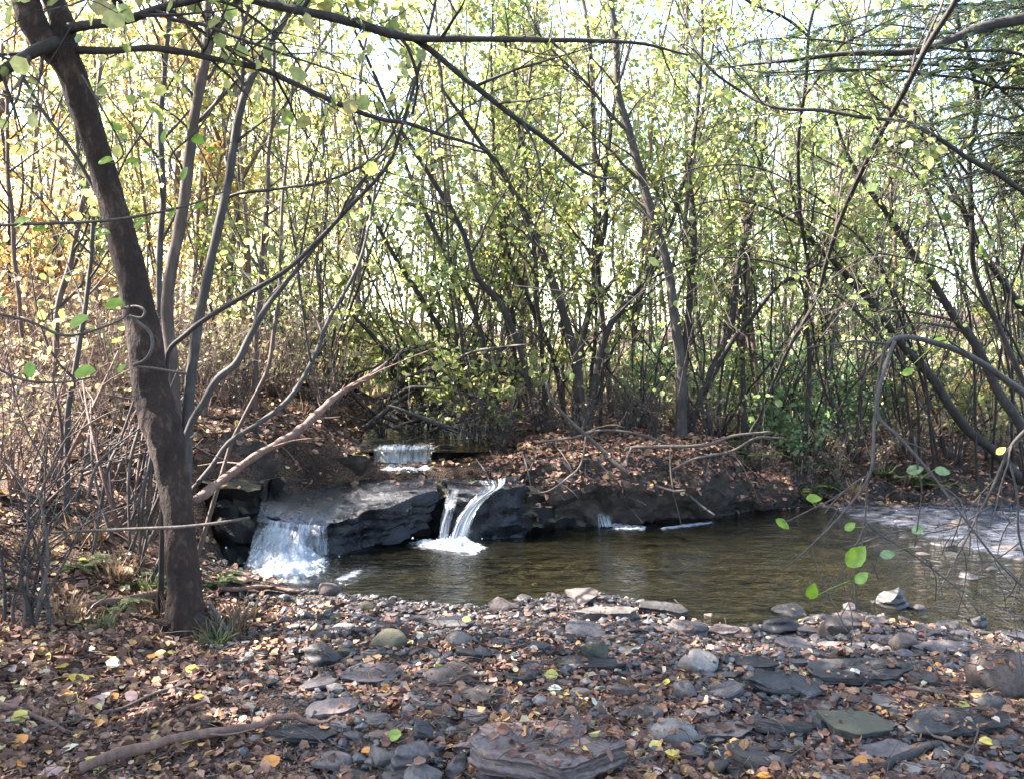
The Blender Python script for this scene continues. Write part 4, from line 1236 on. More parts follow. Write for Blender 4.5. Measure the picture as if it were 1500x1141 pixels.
def wobble(pts, amp, seed, f=1.7):
    o = np.stack([fbm(pts * f + 11 * k, seed + k, 2) for k in range(3)], -1) * amp
    t = np.linspace(0, 1, len(pts))[:, None]
    return pts + o * np.minimum(1, t * 4)

def side_branches(rng, pts, rads, n, t0, t1, length, up=.35, out=.8, fwd=.5, npt=7, droop=0.0):
    res = []
    tan = unit(np.gradient(pts, axis=0))
    for k in range(n):
        t = t0 + (t1 - t0) * ((k + rng.random()) / n)
        i = t * (len(pts) - 1); a = int(min(i, len(pts) - 2)); f = i - a
        p = pts[a] * (1 - f) + pts[a + 1] * f
        r = rads[a] * (1 - f) + rads[a + 1] * f
        dr = rng.normal(size=3); dr = unit(dr - tan[a] * (dr @ tan[a]))
        dr = unit(dr * out + tan[a] * fwd + np.array([0, 0, up]))
        L = rng.uniform(*length)
        s = np.linspace(0, 1, npt)
        bend = rng.normal(size=3) * .25
        q = p + dr * (s * L)[:, None] + bend * (s ** 2 * L)[:, None] - np.array([0, 0, droop * L]) * (s ** 2)[:, None]
        q = q + np.cumsum(rng.normal(0, .035 * L / npt * 2, (npt, 3)), 0) * (s > 0)[:, None]
        r0 = min(r * .6, .006 + L * .009)
        res.append((q, np.linspace(r0, .0022, npt)))
    return res

def crown(mb, rng, stems, n1, l1, n2, l2, nl, size, t0=.3, t1=1.0, up=.35, droop=0.0, flat=.45, leafm=1, tmpl=LEAF, spread=.05, sides1=5, bare=0.0):
    """twigs (slot 0) and leaves (slot leafm) grown off the stems"""
    P_, A_ = [], []
    for pts, rads in stems:
        for q, r in side_branches(rng, pts, rads, n1, t0, t1, l1, up, droop=droop):
            tube(mb, q, r, sides1, 0, cap=False)
            subs = side_branches(rng, q, r, n2, .25, 1.0, l2, .15, npt=5, droop=droop)
            for q2, r2 in subs:
                tube(mb, q2, np.minimum(r2, .004), 3, 0, cap=False)
            clump = rng.gamma(1.1, 1 / 1.1)
            for q2, r2 in subs + [(q, r)]:
                m = rng.poisson(nl * clump)
                if m == 0: continue
                t = rng.uniform(.15, 1, m) * (len(q2) - 1.001)
                a = t.astype(int); f = (t - a)[:, None]
                p = q2[a] * (1 - f) + q2[a + 1] * f + rng.normal(0, spread, (m, 3))
                P_.append(p)
                A_.append(unit(q2[-1] - q2[0]) * .6 + rng.normal(0, .6, (m, 3)) + np.array([0, 0, -.35]))
    if P_:
        Pn = np.concatenate(P_)
        leaves(mb, Pn, np.concatenate(A_), size[0] * .75 + (size[1] * 1.12 - size[0] * .75) * rng.random(len(Pn)) ** 1.3, leafm, tmpl, rng=rng, flat=flat, curl=.3)

def tree(name, label, cat, stems, bark, leafmat=None, d=(8, 8), roots=(0,), cr=None, group=None, seed=0, sides=9, rough=.12, fine=1, lift=None):
    rng = np.random.default_rng(seed + 1000)
    ws = {'alders of the middle clump': .66, 'trees right of centre': .66, 'slanting trees at the right': .58, 'sweeping stems by the left trunk': .78, 'stems by the left trunk': .74}.get(group, .75)
    built = []
    for k, st in enumerate(stems):
        if isinstance(st, dict):
            poly, dd = st['p'], st['d']
        else:
            poly, dd = st, d
        pts, rr = stem_pts(poly, dd[0], dd[1])
        rr = rr * ws
        pts = wobble(pts, .03 * np.mean(dd) / 8, seed * 7 + k)
        if k in roots:
            g = gz(pts[0][0], pts[0][1])
            if pts[0][2] > g - .05:
                dirn = unit(pts[0] - pts[1]) * .5 + np.array([0, 0, -.8])
                t = (pts[0][2] - (g - .15)) / .8
                foot = pts[0] + dirn * t; foot[2] = gz(foot[0], foot[1]) - .15
                pts = np.vstack([foot, (foot + pts[0]) / 2, pts]); rr = np.r_[rr[0] * 1.25, rr[0] * 1.1, rr]
        built.append((pts, rr))
    base = built[0][0][0].copy(); base[2] = max(gz(base[0], base[1]), base[2]) if roots else base[2]
    e = empty(name, base, label, cat, group)
    for k, (pts, rr) in enumerate(built):
        mb = MB(); tube(mb, pts, rr, sides if rr.max() > .03 else 6, 0, rough, seed + k)
        mb.obj('trunk' if k == 0 and roots else ('stem' if k in roots else 'branch'), bark, e)
    if cr:
        mb = MB()
        which = cr.pop('stems', None)
        crown(mb, rng, [built[i] for i in which] if which else built, **cr)
        mb.obj('crown', [M['twig'] if cr.get('dark', True) else bark, leafmat or M['leaf_yg']], e, smooth=True)
    return e, built

C = dict
# --- the big tree of the left foreground
def main_tree():
    rng = np.random.default_rng(77)
    trunk = [(278, 962, 104, 3.95), (275, 930, 72, 4.0), (272, 895, 62, 4.0), (270, 850, 56, 4.0), (262, 760, 54, 4.02), (252, 690, 56, 4.05), (236, 620, 64, 4.08), (220, 560, 58, 4.1), (207, 470, 52, 4.12), (187, 380, 48, 4.12), (162, 290, 44, 4.12), (136, 200, 42, 4.1), (110, 120, 46, 4.08), (88, 72, 52, 4.05)]
    left = [(92, 84, 40, 4.05), (66, 60, 40, 4.02), (44, 20, 38, 4.0), (28, -30, 36, 4.0), (0, -140, 32, 4.0), (-50, -330, 24, 4.0), (-80, -520, 14, 4.1)]
    up_ = [(96, 80, 36, 4.06), (90, 30, 32, 4.1), (76, -20, 30, 4.15), (80, -140, 26, 4.3), (110, -300, 20, 4.5), (120, -480, 12, 4.7)]
    arm = [(84, 64, 20, 4.0), (60, 68, 18, 3.95), (30, 84, 16, 3.9), (0, 106, 15, 3.85), (-60, 150, 12, 3.7)]
    arm2 = [(100, 42, 16, 4.05), (130, 37, 14, 4.0), (180, 32, 13, 3.95), (230, 15, 12, 3.9), (290, -2, 11, 3.85), (380, -35, 8, 3.8), (470, -90, 5, 3.8)]
    arm3 = [(112, 74, 12, 4.06), (160, 74, 10, 4.0), (210, 70, 9, 3.95), (250, 72, 9, 3.9), (300, 82, 8, 3.9), (382, 102, 8, 3.9), (430, 123, 8, 3.95), (500, 155, 7, 4.0), (560, 176, 6, 4.1), (596, 182, 6, 4.1), (650, 200, 5, 4.2), (720, 225, 4, 4.4), (760, 290, 3, 4.6)]
    arm4 = [(90, -100, 18, 4.25), (180, -80, 16, 4.1), (280, -40, 15, 4.0), (378, -2, 14, 3.9), (430, 12, 13, 3.85), (500, 30, 13, 3.85), (580, 50, 13, 3.85), (640, 57, 10, 3.85), (780, 58, 8, 3.9), (930, 63, 5, 4.0), (1010, 80, 3, 4.1)]
    arm5 = [(598, 52, 9, 3.85), (630, 74, 9, 3.9), (680, 116, 9, 3.95), (750, 171, 8, 4.0), (800, 206, 7, 4.1), (850, 248, 6, 4.2), (880, 262, 4, 4.25), (905, 262, 3, 4.3)]
    arm6 = [(575, 46, 6, 3.85), (596, 64, 5, 3.85), (610, 100, 5, 3.9), (612, 130, 4, 3.95), (604, 165, 4, 4.0)]
    stems = [trunk, left, up_, arm, arm2, arm3, arm4, arm5, arm6]
    e = empty('tree', P(277, 955, 3.97), 'thick dark tree at left, forked at the top, standing on the near bank', 'tree')
    e.location.z = gz(e.location.x, e.location.y)
    built = []
    for k, s in enumerate(stems):
        n = 110 if k == 0 else None
        pts, rr = stem_pts(s, 4, 4, n)
        if k == 0:
            rr = rr * .86
            pts = np.vstack([pts[0] - [0, 0, .25], pts]); rr = np.r_[rr[0] * 1.25, rr]
        else:
            pts = wobble(pts, .012, k)
        built.append((pts, rr))
        mb = MB(); tube(mb, pts, rr, 32 if k == 0 else (16 if k < 3 else 8), 0, .08 if k < 3 else .16, k + 3)
        if k == 0:
            V = mb.v[0]; ax = np.repeat(pts, 32, axis=0); ax = np.vstack([ax, pts[0], pts[-1]])
            mb.v[0] = V + (V - ax) * (.1 * fbm(V * [26, 26, 7], 5, 3) + .035 * fbm(V * [5, 5, 2.6], 8, 2))[:, None]
        if k == 0:      # burl and knots
            pass
        mb.obj('trunk' if k == 0 else 'branch', M['bark_main'] if k < 3 else M['bark_dark'], e)
    # root flares
    for k, a in enumerate((-2.9, -.2, .9)):
        b = np.array(e.location)
        q = np.array([b + [math.cos(a) * s, math.sin(a) * s, .12 * math.exp(-s * 8) - .03] for s in np.linspace(.03, .42, 7)])
        q[:, 2] = np.maximum(q[:, 2], [gz(p[0], p[1]) + .02 - .06 * i / 6 for i, p in enumerate(q)])
        mb = MB(); tube(mb, q, np.linspace(.04, .01, 7), 8, 0, .15, k); mb.obj('root', M['bark_main'], e)
    mb = MB()
    crown(mb, rng, [built[i] for i in (1, 2, 4)], 12, (.5, 1.3), 5, (.2, .5), 5, (.05, .085), .25, 1.0, tmpl=LEAF_ROUND)
    crown(mb, rng, [built[i] for i in (3, 5, 6, 7)], 9, (.18, .6), 3, (.1, .28), .7, (.045, .07), .15, 1.0, tmpl=LEAF_ROUND, up=.1)
    mb.obj('crown', [M['bark_dark'], M['leaf_yg']], e)
    # curling vine round the trunk
    vine = [(178, 452, 4, 3.93), (200, 449, 4, 3.9), (212, 456, 4, 3.89), (207, 466, 4, 3.89), (190, 463, 4, 3.9), (200, 470, 4, 3.9), (220, 488, 5, 3.9), (223, 510, 5, 3.9), (212, 528, 5, 3.9), (196, 536, 4, 3.93), (226, 540, 4, 3.92), (275, 548, 4, 3.98)]
    pts, rr = stem_pts(vine, 4, 4, 60)
    mb = MB(); tube(mb, pts, rr, 6, 0, .1, 3)
    o = mb.obj('vine', M['dead_wood'], origin=pts[0])
    tag(o, 'thin pale vine curled in a loop on the left trunk', 'vine')
main_tree()

# --- the clump of thinner stems beside it
tree('tree', 'straight brown stem just right of the thick left trunk, forking near the top', 'tree', [
    [(262, 720, 30), (258, 640, 28), (255, 560, 26), (248, 470, 24), (252, 400, 23), (264, 330, 22), (277, 240, 21), (288, 160, 19), (302, 85, 18), (304, 30, 14), (308, -40, 12), (320, -200, 9)],
    C(p=[(300, 90, 13), (318, 45, 13), (350, 5, 12), (400, -60, 9)], d=(4.75, 4.8)),
    C(p=[(290, 180, 8), (330, 135, 8), (380, 85, 7), (420, 30, 5), (450, -20, 4)], d=(4.8, 5.2))],
    M['bark_pink'], M['leaf_yg'], (4.45, 4.8), cr=C(n1=9, l1=(.3, .8), n2=3, l2=(.15, .4), nl=1.6, size=(.045, .075), t0=.5, tmpl=LEAF_ROUND), group='stems by the left trunk', seed=1, lift=1)
tree('tree', 'smooth grey stem leaning right from the foot of the left trunk clump', 'tree', [
    [(272, 690, 24), (276, 600, 22), (284, 520, 20), (290, 460, 19), (306, 395, 18), (322, 325, 17), (336, 260, 17), (346, 195, 16), (362, 135, 15), (384, 85, 13), (412, 35, 11), (445, -30, 9), (480, -160, 6)],
    C(p=[(332, 290, 7), (360, 282, 7), (420, 272, 6), (470, 266, 6), (520, 245, 5), (560, 215, 3)], d=(4.8, 4.6)),
    C(p=[(352, 165, 9), (356, 120, 8), (356, 60, 7), (352, -20, 6)], d=(4.85, 5.0))],
    M['bark_grey'], M['leaf_yg'], (4.5, 5.0), cr=C(n1=8, l1=(.3, .8), n2=3, l2=(.15, .4), nl=1.6, size=(.045, .075), t0=.5, tmpl=LEAF_ROUND), group='stems by the left trunk', seed=2)
tree('tree', 'long thin dark stem sweeping from the left trunk up to the top centre', 'tree', [
    [(243, 560, 9), (248, 515, 10), (272, 492, 10), (300, 470, 10), (340, 445, 9), (380, 420, 9), (425, 392, 9), (470, 350, 9), (520, 300, 8), (572, 240, 8), (590, 190, 7), (605, 140, 7), (622, 75, 6), (634, 20, 6), (642, -40, 5)]],
    M['bark_dark'], M['leaf_yg'], (4.2, 4.3), cr=C(n1=7, l1=(.2, .6), n2=3, l2=(.1, .3), nl=1.2, size=(.045, .07), t0=.55, tmpl=LEAF_ROUND), group='sweeping stems by the left trunk', seed=3, sides=7)
tree('tree', 'curving stem that bends right low down beside the left trunk', 'tree', [
    [(268, 735, 12), (272, 640, 14), (300, 585, 14), (318, 556, 14), (345, 532, 14), (366, 490, 13), (390, 452, 11), (420, 415, 9), (455, 372, 8), (505, 305, 7), (545, 245, 6), (585, 170, 5), (605, 110, 4)]],
    M['bark_grey'], M['leaf_yg'], (4.3, 4.6), cr=C(n1=7, l1=(.2, .6), n2=3, l2=(.1, .3), nl=1.3, size=(.045, .07), t0=.5, tmpl=LEAF_ROUND), group='sweeping stems by the left trunk', seed=4)
tree('tree', 'wiry pale stem arching over the bank toward the upper waterfall', 'tree', [
    [(283, 715, 9), (310, 682, 9), (336, 645, 10), (380, 618, 10), (420, 592, 10), (445, 560, 9), (462, 525, 9), (480, 475, 8), (505, 430, 7), (530, 372, 6), (546, 305, 5), (552, 240, 4)]],
    M['bark_grey'], M['leaf_yg'], (4.6, 5.6), cr=C(n1=7, l1=(.2, .6), n2=3, l2=(.1, .3), nl=1.2, size=(.045, .07), t0=.55, tmpl=LEAF_ROUND), group='sweeping stems by the left trunk', seed=5)
tree('tree', 'thin upright stem rising between the arching stems left of the upper waterfall', 'tree', [
    [(338, 650, 8), (365, 595, 8), (390, 545, 8), (400, 495, 8), (408, 450, 7), (414, 380, 7), (416, 300, 6), (424, 200, 5), (430, 90, 4)]],
    M['bark_pink'], M['leaf_yg'], (5.0, 5.4), cr=C(n1=8, l1=(.2, .6), n2=3, l2=(.1, .3), nl=1.5, size=(.045, .07), t0=.4, tmpl=LEAF_ROUND), group='sweeping stems by the left trunk', seed=6)
for k, (lab, pl, dd, b, cn) in enumerate([
    ('pale straight stem in the gap between the left trunk and the brown stem', [(232, 560, 13), (236, 450, 13), (234, 350, 13), (238, 250, 12), (236, 170, 11), (245, 60, 10), (248, -60, 8)], (6.2, 6.4), 'bark_grey', 10),
    ('pinkish stem rising left of the thick trunk with a lean to the right', [(62, 690, 12), (72, 610, 12), (82, 530, 12), (88, 440, 12), (105, 380, 11), (120, 300, 10), (130, 240, 9), (150, 90, 7)], (5.6, 6.0), 'bark_pink', 9),
    ('slim dark stem leaning left behind the thick left trunk', [(215, 500, 8), (190, 400, 8), (150, 300, 8), (100, 215, 8), (60, 160, 7), (30, 105, 6)], (4.9, 5.2), 'bark_dark', 7),
    ('grey forked stem close left of the thick left trunk', [(98, 690, 12), (102, 620, 12), (110, 540, 10), (125, 440, 9), (132, 380, 8), (140, 250, 7)], (5.2, 5.5), 'bark_grey', 8),
    ('stem with a pale side standing behind the dead leaning branch', [(372, 640, 11), (374, 560, 11), (378, 460, 10), (386, 360, 10), (392, 240, 9), (402, 120, 8), (405, -30, 6)], (7.2, 7.4), 'bark_pink', 10),
    ('slender stem at the far left edge crossing the bright thicket', [(40, 560, 8), (28, 450, 8), (20, 330, 8), (12, 200, 7), (4, 60, 6)], (6.4, 6.6), 'bark_pink', 9)]):
    tree('tree', lab, 'tree', [pl], M[b], M['leaf_yellow' if k in (1, 5) else 'leaf_yg'], dd, cr=C(n1=cn, l1=(.3, .9), n2=4, l2=(.15, .45), nl=2.2, size=(.045, .075), t0=.35, tmpl=LEAF_ROUND), group='stems by the left trunk', seed=10 + k, sides=8)

# --- alder clump in the middle
MID = C(n1=11, l1=(.4, 1.2), n2=5, l2=(.2, .6), nl=9, size=(.036, .07), t0=.25, tmpl=LEAF_ROUND, spread=.04)
mid_specs = [
    ('dark alder stem curving up right from the middle clump', [[(866, 602, 17), (878, 520, 16), (900, 465, 14), (948, 402, 12), (985, 340, 9), (1010, 240, 7)]], (8.6, 8.9)),
    ('thick dark alder stem leaning left in the middle clump', [[(852, 598, 20), (842, 520, 18), (818, 440, 17), (795, 370, 15), (772, 315, 13), (735, 250, 11), (690, 190, 9), (640, 120, 6)]], (8.5, 8.2)),
    ('upright dark stem in the heart of the middle alder clump', [[(842, 600, 16), (852, 500, 15), (870, 420, 13), (882, 340, 12), (884, 270, 10), (900, 170, 8), (920, 60, 6)]], (8.8, 9.0)),
    ('alder stem bending far left over the stream from the middle clump', [[(785, 600, 16), (765, 520, 15), (738, 452, 14), (700, 402, 13), (680, 340, 12), (640, 275, 11), (600, 210, 9), (560, 140, 8), (520, 45, 6), (500, -40, 4)]], (8.4, 7.6)),
    ('long leaning stem left of the middle clump with leafy top', [[(730, 605, 14), (712, 520, 13), (690, 440, 12), (655, 370, 11), (620, 305, 9), (590, 230, 7), (575, 140, 5)]], (8.7, 8.4)),
    ('low stem leaning steeply left over the brush pile', [[(715, 605, 13), (690, 545, 12), (650, 482, 12), (600, 412, 10), (556, 335, 8), (530, 250, 6)]], (8.9, 8.9)),
    ('thin steep stem between the leaning alders of the middle', [[(800, 600, 11), (792, 500, 11), (785, 400, 10), (775, 300, 9), (760, 200, 7), (750, 90, 6), (735, -30, 4)]], (9.2, 9.4)),
    ('crooked alder stem crossing behind the middle clump', [[(825, 600, 13), (810, 520, 12), (770, 430, 11), (740, 350, 10), (745, 260, 8), (780, 160, 6)]], (9.4, 9.6)),
    ('straight thin stem right beside the middle clump', [[(880, 598, 9), (884, 500, 9), (876, 400, 8), (880, 290, 7), (868, 180, 6), (862, 40, 5)]], (9.0, 9.0)),
    ('grey stem with a pale patch just left of the middle clump', [[(757, 600, 13), (752, 500, 12), (745, 420, 12), (735, 330, 10), (722, 230, 8), (720, 100, 6), (722, -20, 5)]], (9.8, 10.0)),
]
for k, (lab, st, dd) in enumerate(mid_specs):
    tree('alder', lab, 'tree', st, M['bark_dark'], M['leaf_yg' if k % 3 else 'leaf_green'], dd, cr=dict(MID), group='alders of the middle clump', seed=30 + k, sides=9)

tree('alder', 'tallest grey tree right of centre, leaning left on the far bank', 'tree', [
    [(998, 612, 26), (998, 540, 23), (987, 460, 21), (975, 385, 20), (952, 305, 19), (936, 232, 18), (916, 160, 17), (906, 100, 15), (895, 20, 13), (880, -80, 10)],
    C(p=[(925, 200, 8), (890, 160, 7), (850, 110, 6), (800, 60, 5), (770, 10, 3)], d=(8.4, 8.0)),
    C(p=[(980, 410, 7), (1000, 330, 6), (1010, 250, 5), (1040, 150, 4)], d=(8.4, 8.6))],
    M['bark_grey'], M['leaf_yg'], (8.5, 8.3), cr=C(n1=12, l1=(.4, 1.2), n2=5, l2=(.2, .6), nl=9, size=(.034, .066), t0=.4, tmpl=LEAF_ROUND), group='trees right of centre', seed=50)
tree('alder', 'twin-stemmed tree with one trunk upright and one leaning right, right of centre', 'tree', [
    [(1006, 612, 18), (1000, 520, 16), (1006, 440, 15), (1016, 350, 13), (1014, 250, 11), (1025, 120, 8), (1030, 0, 6)],
    [(1016, 610, 18), (1045, 545, 17), (1068, 480, 15), (1080, 410, 14), (1092, 340, 13), (1106, 265, 12), (1120, 180, 9), (1128, 60, 7)],
    C(p=[(1030, 580, 12), (1080, 485, 11), (1140, 420, 9), (1195, 388, 7), (1240, 375, 4)], d=(8.8, 7.8))],
    M['bark_dark'], M['leaf_yg'], (8.8, 9.0), roots=(0, 1), cr=C(n1=9, l1=(.4, 1.1), n2=5, l2=(.2, .6), nl=9, size=(.034, .066), t0=.4, tmpl=LEAF_ROUND), group='trees right of centre', seed=51)
tree('alder', 'thin straight tree standing alone right of the twin-stemmed one', 'tree', [
    [(1090, 640, 13), (1089, 560, 12), (1088, 480, 11), (1094, 400, 10), (1096, 300, 9), (1110, 180, 7), (1115, 40, 5)]],
    M['bark_dark'], M['leaf_green'], (9.2, 9.4), cr=C(n1=12, l1=(.4, 1.0), n2=5, l2=(.2, .5), nl=3.2, size=(.05, .085), t0=.3, tmpl=LEAF_ROUND), group='trees right of centre', seed=52)
# --- leaning trees at the right
tree('tree', 'long dark stem slanting from the far right bank up to the top edge', 'tree', [
    [(1100, 640, 8, 8.4), (1140, 545, 8, 7.8), (1190, 448, 9, 7.2), (1215, 382, 10, 6.8), (1255, 272, 12, 6.2), (1300, 182, 13, 5.7), (1342, 98, 14, 5.3), (1400, -10, 15, 4.9), (1450, -120, 12, 4.6)],
    C(p=[(1320, 150, 7, 5.5), (1340, 170, 7, 5.5), (1322, 240, 5, 5.6), (1300, 320, 4, 5.7), (1270, 400, 3, 5.7)], d=(5.5, 5.7))],
    M['bark_dark'], M['leaf_green'], cr=C(n1=10, l1=(.3, .9), n2=4, l2=(.15, .4), nl=2.4, size=(.045, .075), t0=.2, tmpl=LEAF_ROUND), group='slanting trees at the right', seed=60)
tree('tree', 'stout dark trunk leaning left from the right edge over the riffle', 'tree', [
    [(1512, 722, 27), (1462, 668, 25), (1425, 632, 24), (1385, 585, 22), (1345, 535, 21), (1305, 480, 19), (1262, 430, 17), (1225, 392, 15), (1188, 350, 12), (1162, 305, 9), (1150, 240, 6)]],
    M['bark_dark'], M['leaf_green'], (9.0, 8.2), cr=C(n1=12, l1=(.4, 1.2), n2=5, l2=(.2, .5), nl=6.5, size=(.034, .06), t0=.35, tmpl=LEAF_ROUND), group='slanting trees at the right', seed=61)
tree('tree', 'second dark trunk leaning left above the stout one at the right edge', 'tree', [
    [(1600, 800, 26), (1545, 705, 25), (1495, 625, 24), (1460, 570, 23), (1425, 500, 22), (1392, 452, 20), (1352, 390, 18), (1315, 335, 16), (1280, 290, 13), (1240, 230, 9), (1215, 150, 6)]],
    M['bark_dark'], M['leaf_green'], (8.0, 7.6), cr=C(n1=12, l1=(.4, 1.2), n2=5, l2=(.2, .5), nl=6.5, size=(.034, .06), t0=.4, tmpl=LEAF_ROUND), group='slanting trees at the right', seed=62)
tree('tree', 'dark stem leaning left near the top of the right edge', 'tree', [
    [(1640, 640, 20), (1560, 520, 19), (1500, 455, 18), (1470, 410, 16), (1430, 345, 14), (1400, 290, 12), (1345, 190, 9), (1310, 165, 7), (1270, 130, 5)]],
    M['bark_dark'], M['leaf_green'], (9.0, 8.0), cr=C(n1=12, l1=(.4, 1.2), n2=5, l2=(.2, .5), nl=6.5, size=(.034, .06), t0=.35, tmpl=LEAF_ROUND), group='slanting trees at the right', seed=63)
tree('tree', 'slim tree with a long branch drooping in a wide arc across the top right', 'tree', [
    [(1640, 700, 16, 6.6), (1610, 500, 16, 6.4), (1570, 360, 15, 6.0), (1500, 282, 13, 5.6), (1400, 220, 11, 5.3), (1340, 178, 10, 5.2), (1290, 168, 9, 5.1), (1220, 160, 9, 5.1), (1150, 154, 8, 5.1), (1090, 136, 7, 5.2), (1042, 104, 6, 5.2), (1012, 52, 6, 5.3), (1000, 0, 5, 5.4), (1000, -60, 4, 5.5)]],
    M['bark_dark'], M['leaf_yg'], cr=C(n1=16, l1=(.25, .8), n2=4, l2=(.12, .4), nl=2.4, size=(.045, .075), t0=.2, tmpl=LEAF_ROUND), group='slanting trees at the right', seed=64)
tree('tree', 'thin dark stem coming down from the top edge into the right thicket', 'tree', [
    [(1560, 690, 15, 7.4), (1490, 540, 15, 7.3), (1440, 440, 14, 7.2), (1425, 330, 13, 7.0), (1420, 230, 12, 6.9), (1432, 150, 11, 6.8), (1420, 80, 10, 6.7), (1402, 20, 9, 6.6), (1398, -80, 7, 6.5)],
    C(p=[(1425, 90, 7), (1450, 105, 7), (1480, 140, 6), (1520, 180, 4)], d=(6.7, 6.5)),
    C(p=[(1424, 160, 6), (1440, 220, 5), (1470, 290, 4), (1510, 350, 3)], d=(6.8, 6.6))],
    M['bark_dark'], M['leaf_green'], cr=C(n1=12, l1=(.3, 1.0), n2=5, l2=(.15, .5), nl=1.8, size=(.045, .075), t0=.25, tmpl=LEAF_ROUND), group='slanting trees at the right', seed=65)
tree('tree', 'thin tree whose leafy arms reach in from the top edge right of centre', 'tree', [
    [(1180, 640, 10, 8.8), (1185, 560, 10, 8.7), (1182, 470, 9, 8.5), (1180, 380, 9, 8.2), (1170, 250, 8, 7.8), (1180, 130, 8, 7.4), (1190, 40, 7, 7.1), (1210, -60, 6, 7.0)],
    C(p=[(1190, 60, 6), (1150, 30, 6), (1100, 5, 6), (1060, -30, 5)], d=(7.1, 6.2)),
    C(p=[(1180, 140, 6), (1230, 70, 6), (1270, 50, 5), (1330, 20, 4)], d=(7.2, 6.6))],
    M['bark_dark'], M['leaf_yg'], cr=C(n1=10, l1=(.3, 1.0), n2=5, l2=(.15, .5), nl=4.5, size=(.034, .06), t0=.3, tmpl=LEAF_ROUND), group='trees right of centre', seed=66)

# --- thin bare stems arching over the water at the right
def arching():
    rng = np.random.default_rng(919)
    for k in range(13):
        px = rng.uniform(1270, 1640); d0 = rng.uniform(8.4, 9.4); d1 = rng.uniform(5.2, 7.5)
        reach = rng.uniform(160, 460); top = rng.uniform(60, 380); y0 = 690
        sg = -1 if rng.random() < .8 else 1
        poly = [(px, y0, 5.5), (px + sg * reach * .06 + rng.normal(0, 12), y0 - (y0 - top) * .45, 5), (px + sg * reach * .3, y0 - (y0 - top) * .82, 4.2), (px + sg * reach * .62, top, 3.4), (px + sg * reach * .9, top + rng.uniform(5, 60), 2.4), (px + sg * reach * 1.1, top + rng.uniform(40, 150), 1.6)]
        e, _ = tree('arching_stem', None, 'stem', [poly], M['bark_dark'], M['leaf_green'], (d0, d1), cr=C(n1=10, l1=(.25, .9), n2=4, l2=(.1, .4), nl=.8, size=(.035, .06), t0=.25, up=-.05, droop=.2, tmpl=LEAF_ROUND), group='thin stems arching over the water', seed=900 + k, sides=6)
        later(e, 'thin dark arching stem', 'thin dark arching stems', 'over the right of the pool', proj(P(px, y0, d0))[0])
arching()

# --- hemlock whose boughs hang in at the upper right
def hemlock():
    rng = np.random.default_rng(91)
    b = np.array([5.2, 6.6, 0.]); b[2] = gz(b[0], b[1])
    if b[2] < 0: b[2] = -.05
    e = empty('hemlock', b, 'dark evergreen hemlock at the right edge with long flat boughs reaching in', 'tree')
    tp = np.array([b + [0, 0, -.3], b + [.02, .02, 2], b + [0, .05, 4], b + [.05, 0, 6.5], b + [0, 0, 9]])
    pts = catmull(tp, 24); mb = MB(); tube(mb, pts, np.linspace(.15, .03, 24), 12, 0, .1, 2); mb.obj('trunk', M['bark_dark'], e)
    q = np.array([b + [0, 0, 3.95]] + [P(px, py, d) for px, py, d in ((1600, 8, 6.3), (1500, 28, 6.0), (1440, 40, 5.9), (1400, 56, 5.8), (1340, 76, 5.7), (1240, 79, 5.7), (1150, 90, 5.7), (1050, 100, 5.7))])
    q = catmull(q, 30); mb = MB(); tube(mb, q, np.interp(np.linspace(0, 1, 30), [0, .4, .7, 1], [.05, .034, .02, .004]), 8, 0, .15, 9); mb.obj('bough', M['bark_dark'], e)
    ends = [(1380, 240), (1420, 255), (1460, 225), (1345, 265), (1440, 300), (1475, 275), (1010, 95), (1060, 70), (1120, 60), (1180, 75), (1240, 78), (1090, 120), (1150, 105), (1250, 130), (1330, 185), (1300, 120), (1370, 235), (1290, 205), (1400, 280), (1420, 190), (1440, 140), (1350, 60), (1390, 20), (1440, 60), (1300, 20), (1460, 330), (1230, 30), (1400, 110), (1450, 250), (1470, 200), (1380, 160)]
    for k, (px, py) in enumerate(ends):
        d = rng.uniform(5.0, 7.6)
        tip = P(px, py, d)
        z0 = tip[2] + rng.uniform(-.35, .25)
        root = np.array([b[0], b[1], max(z0, 1.2)])
        mid = (root + tip) / 2 + [0, 0, .18 + .1 * rng.random()]
        q = wobble(catmull([root, mid, tip], 16), .06, k)
        mb = MB(); tube(mb, q, np.linspace(.017, .003, 16), 6, 0, .1, k)
        # flat sprays of short needles
        pos, ax = [], []
        tan = unit(np.gradient(q, axis=0))
        for i in range(3, 16):
            for s in (-1, 1):
                for rep in range(3):
                    if rng.random() < .2: continue
                    sd = unit(np.cross(tan[i], [0, 0, 1.0])) * s
                    L = rng.uniform(.2, .5) * (1.1 - i / 22)
                    dr = unit(sd * .8 + tan[i] * .7 + rng.normal(0, .15, 3) + [0, 0, -.1])
                    t = np.linspace(0, 1, 5)
                    qq = q[i] + dr * (t * L)[:, None] + np.array([0, 0, -.22 * L]) * (t ** 2)[:, None]
                    tube(mb, qq, np.linspace(.0035, .0012, 5), 3, 0, cap=False)
                    m = int(L * 110)
                    tt = rng.uniform(.05, 1, m)
                    pp = q[i] + dr * (tt * L)[:, None] + np.array([0, 0, -.22 * L]) * (tt ** 2)[:, None]
                    ss = np.where(rng.random(m) < .5, -1, 1)[:, None]
                    pos.append(pp); ax.append(np.cross(dr, [0, 0, 1.0]) * ss * .8 + dr * .6 + rng.normal(0, .15, (m, 3)))
        pos = np.concatenate(pos); ax = np.concatenate(ax)
        NE = np.array([[-.09, 0, 0], [.09, 0, 0], [.07, 1, 0], [-.07, 1, 0]])
        leaves(mb, pos, ax, rng.uniform(.025, .045, len(pos)), 1, NE, np.array([[0, 1, 2, 3]]), rng, .85)
        mb.obj('bough', [M['bark_dark'], M['needles']], e)
hemlock()

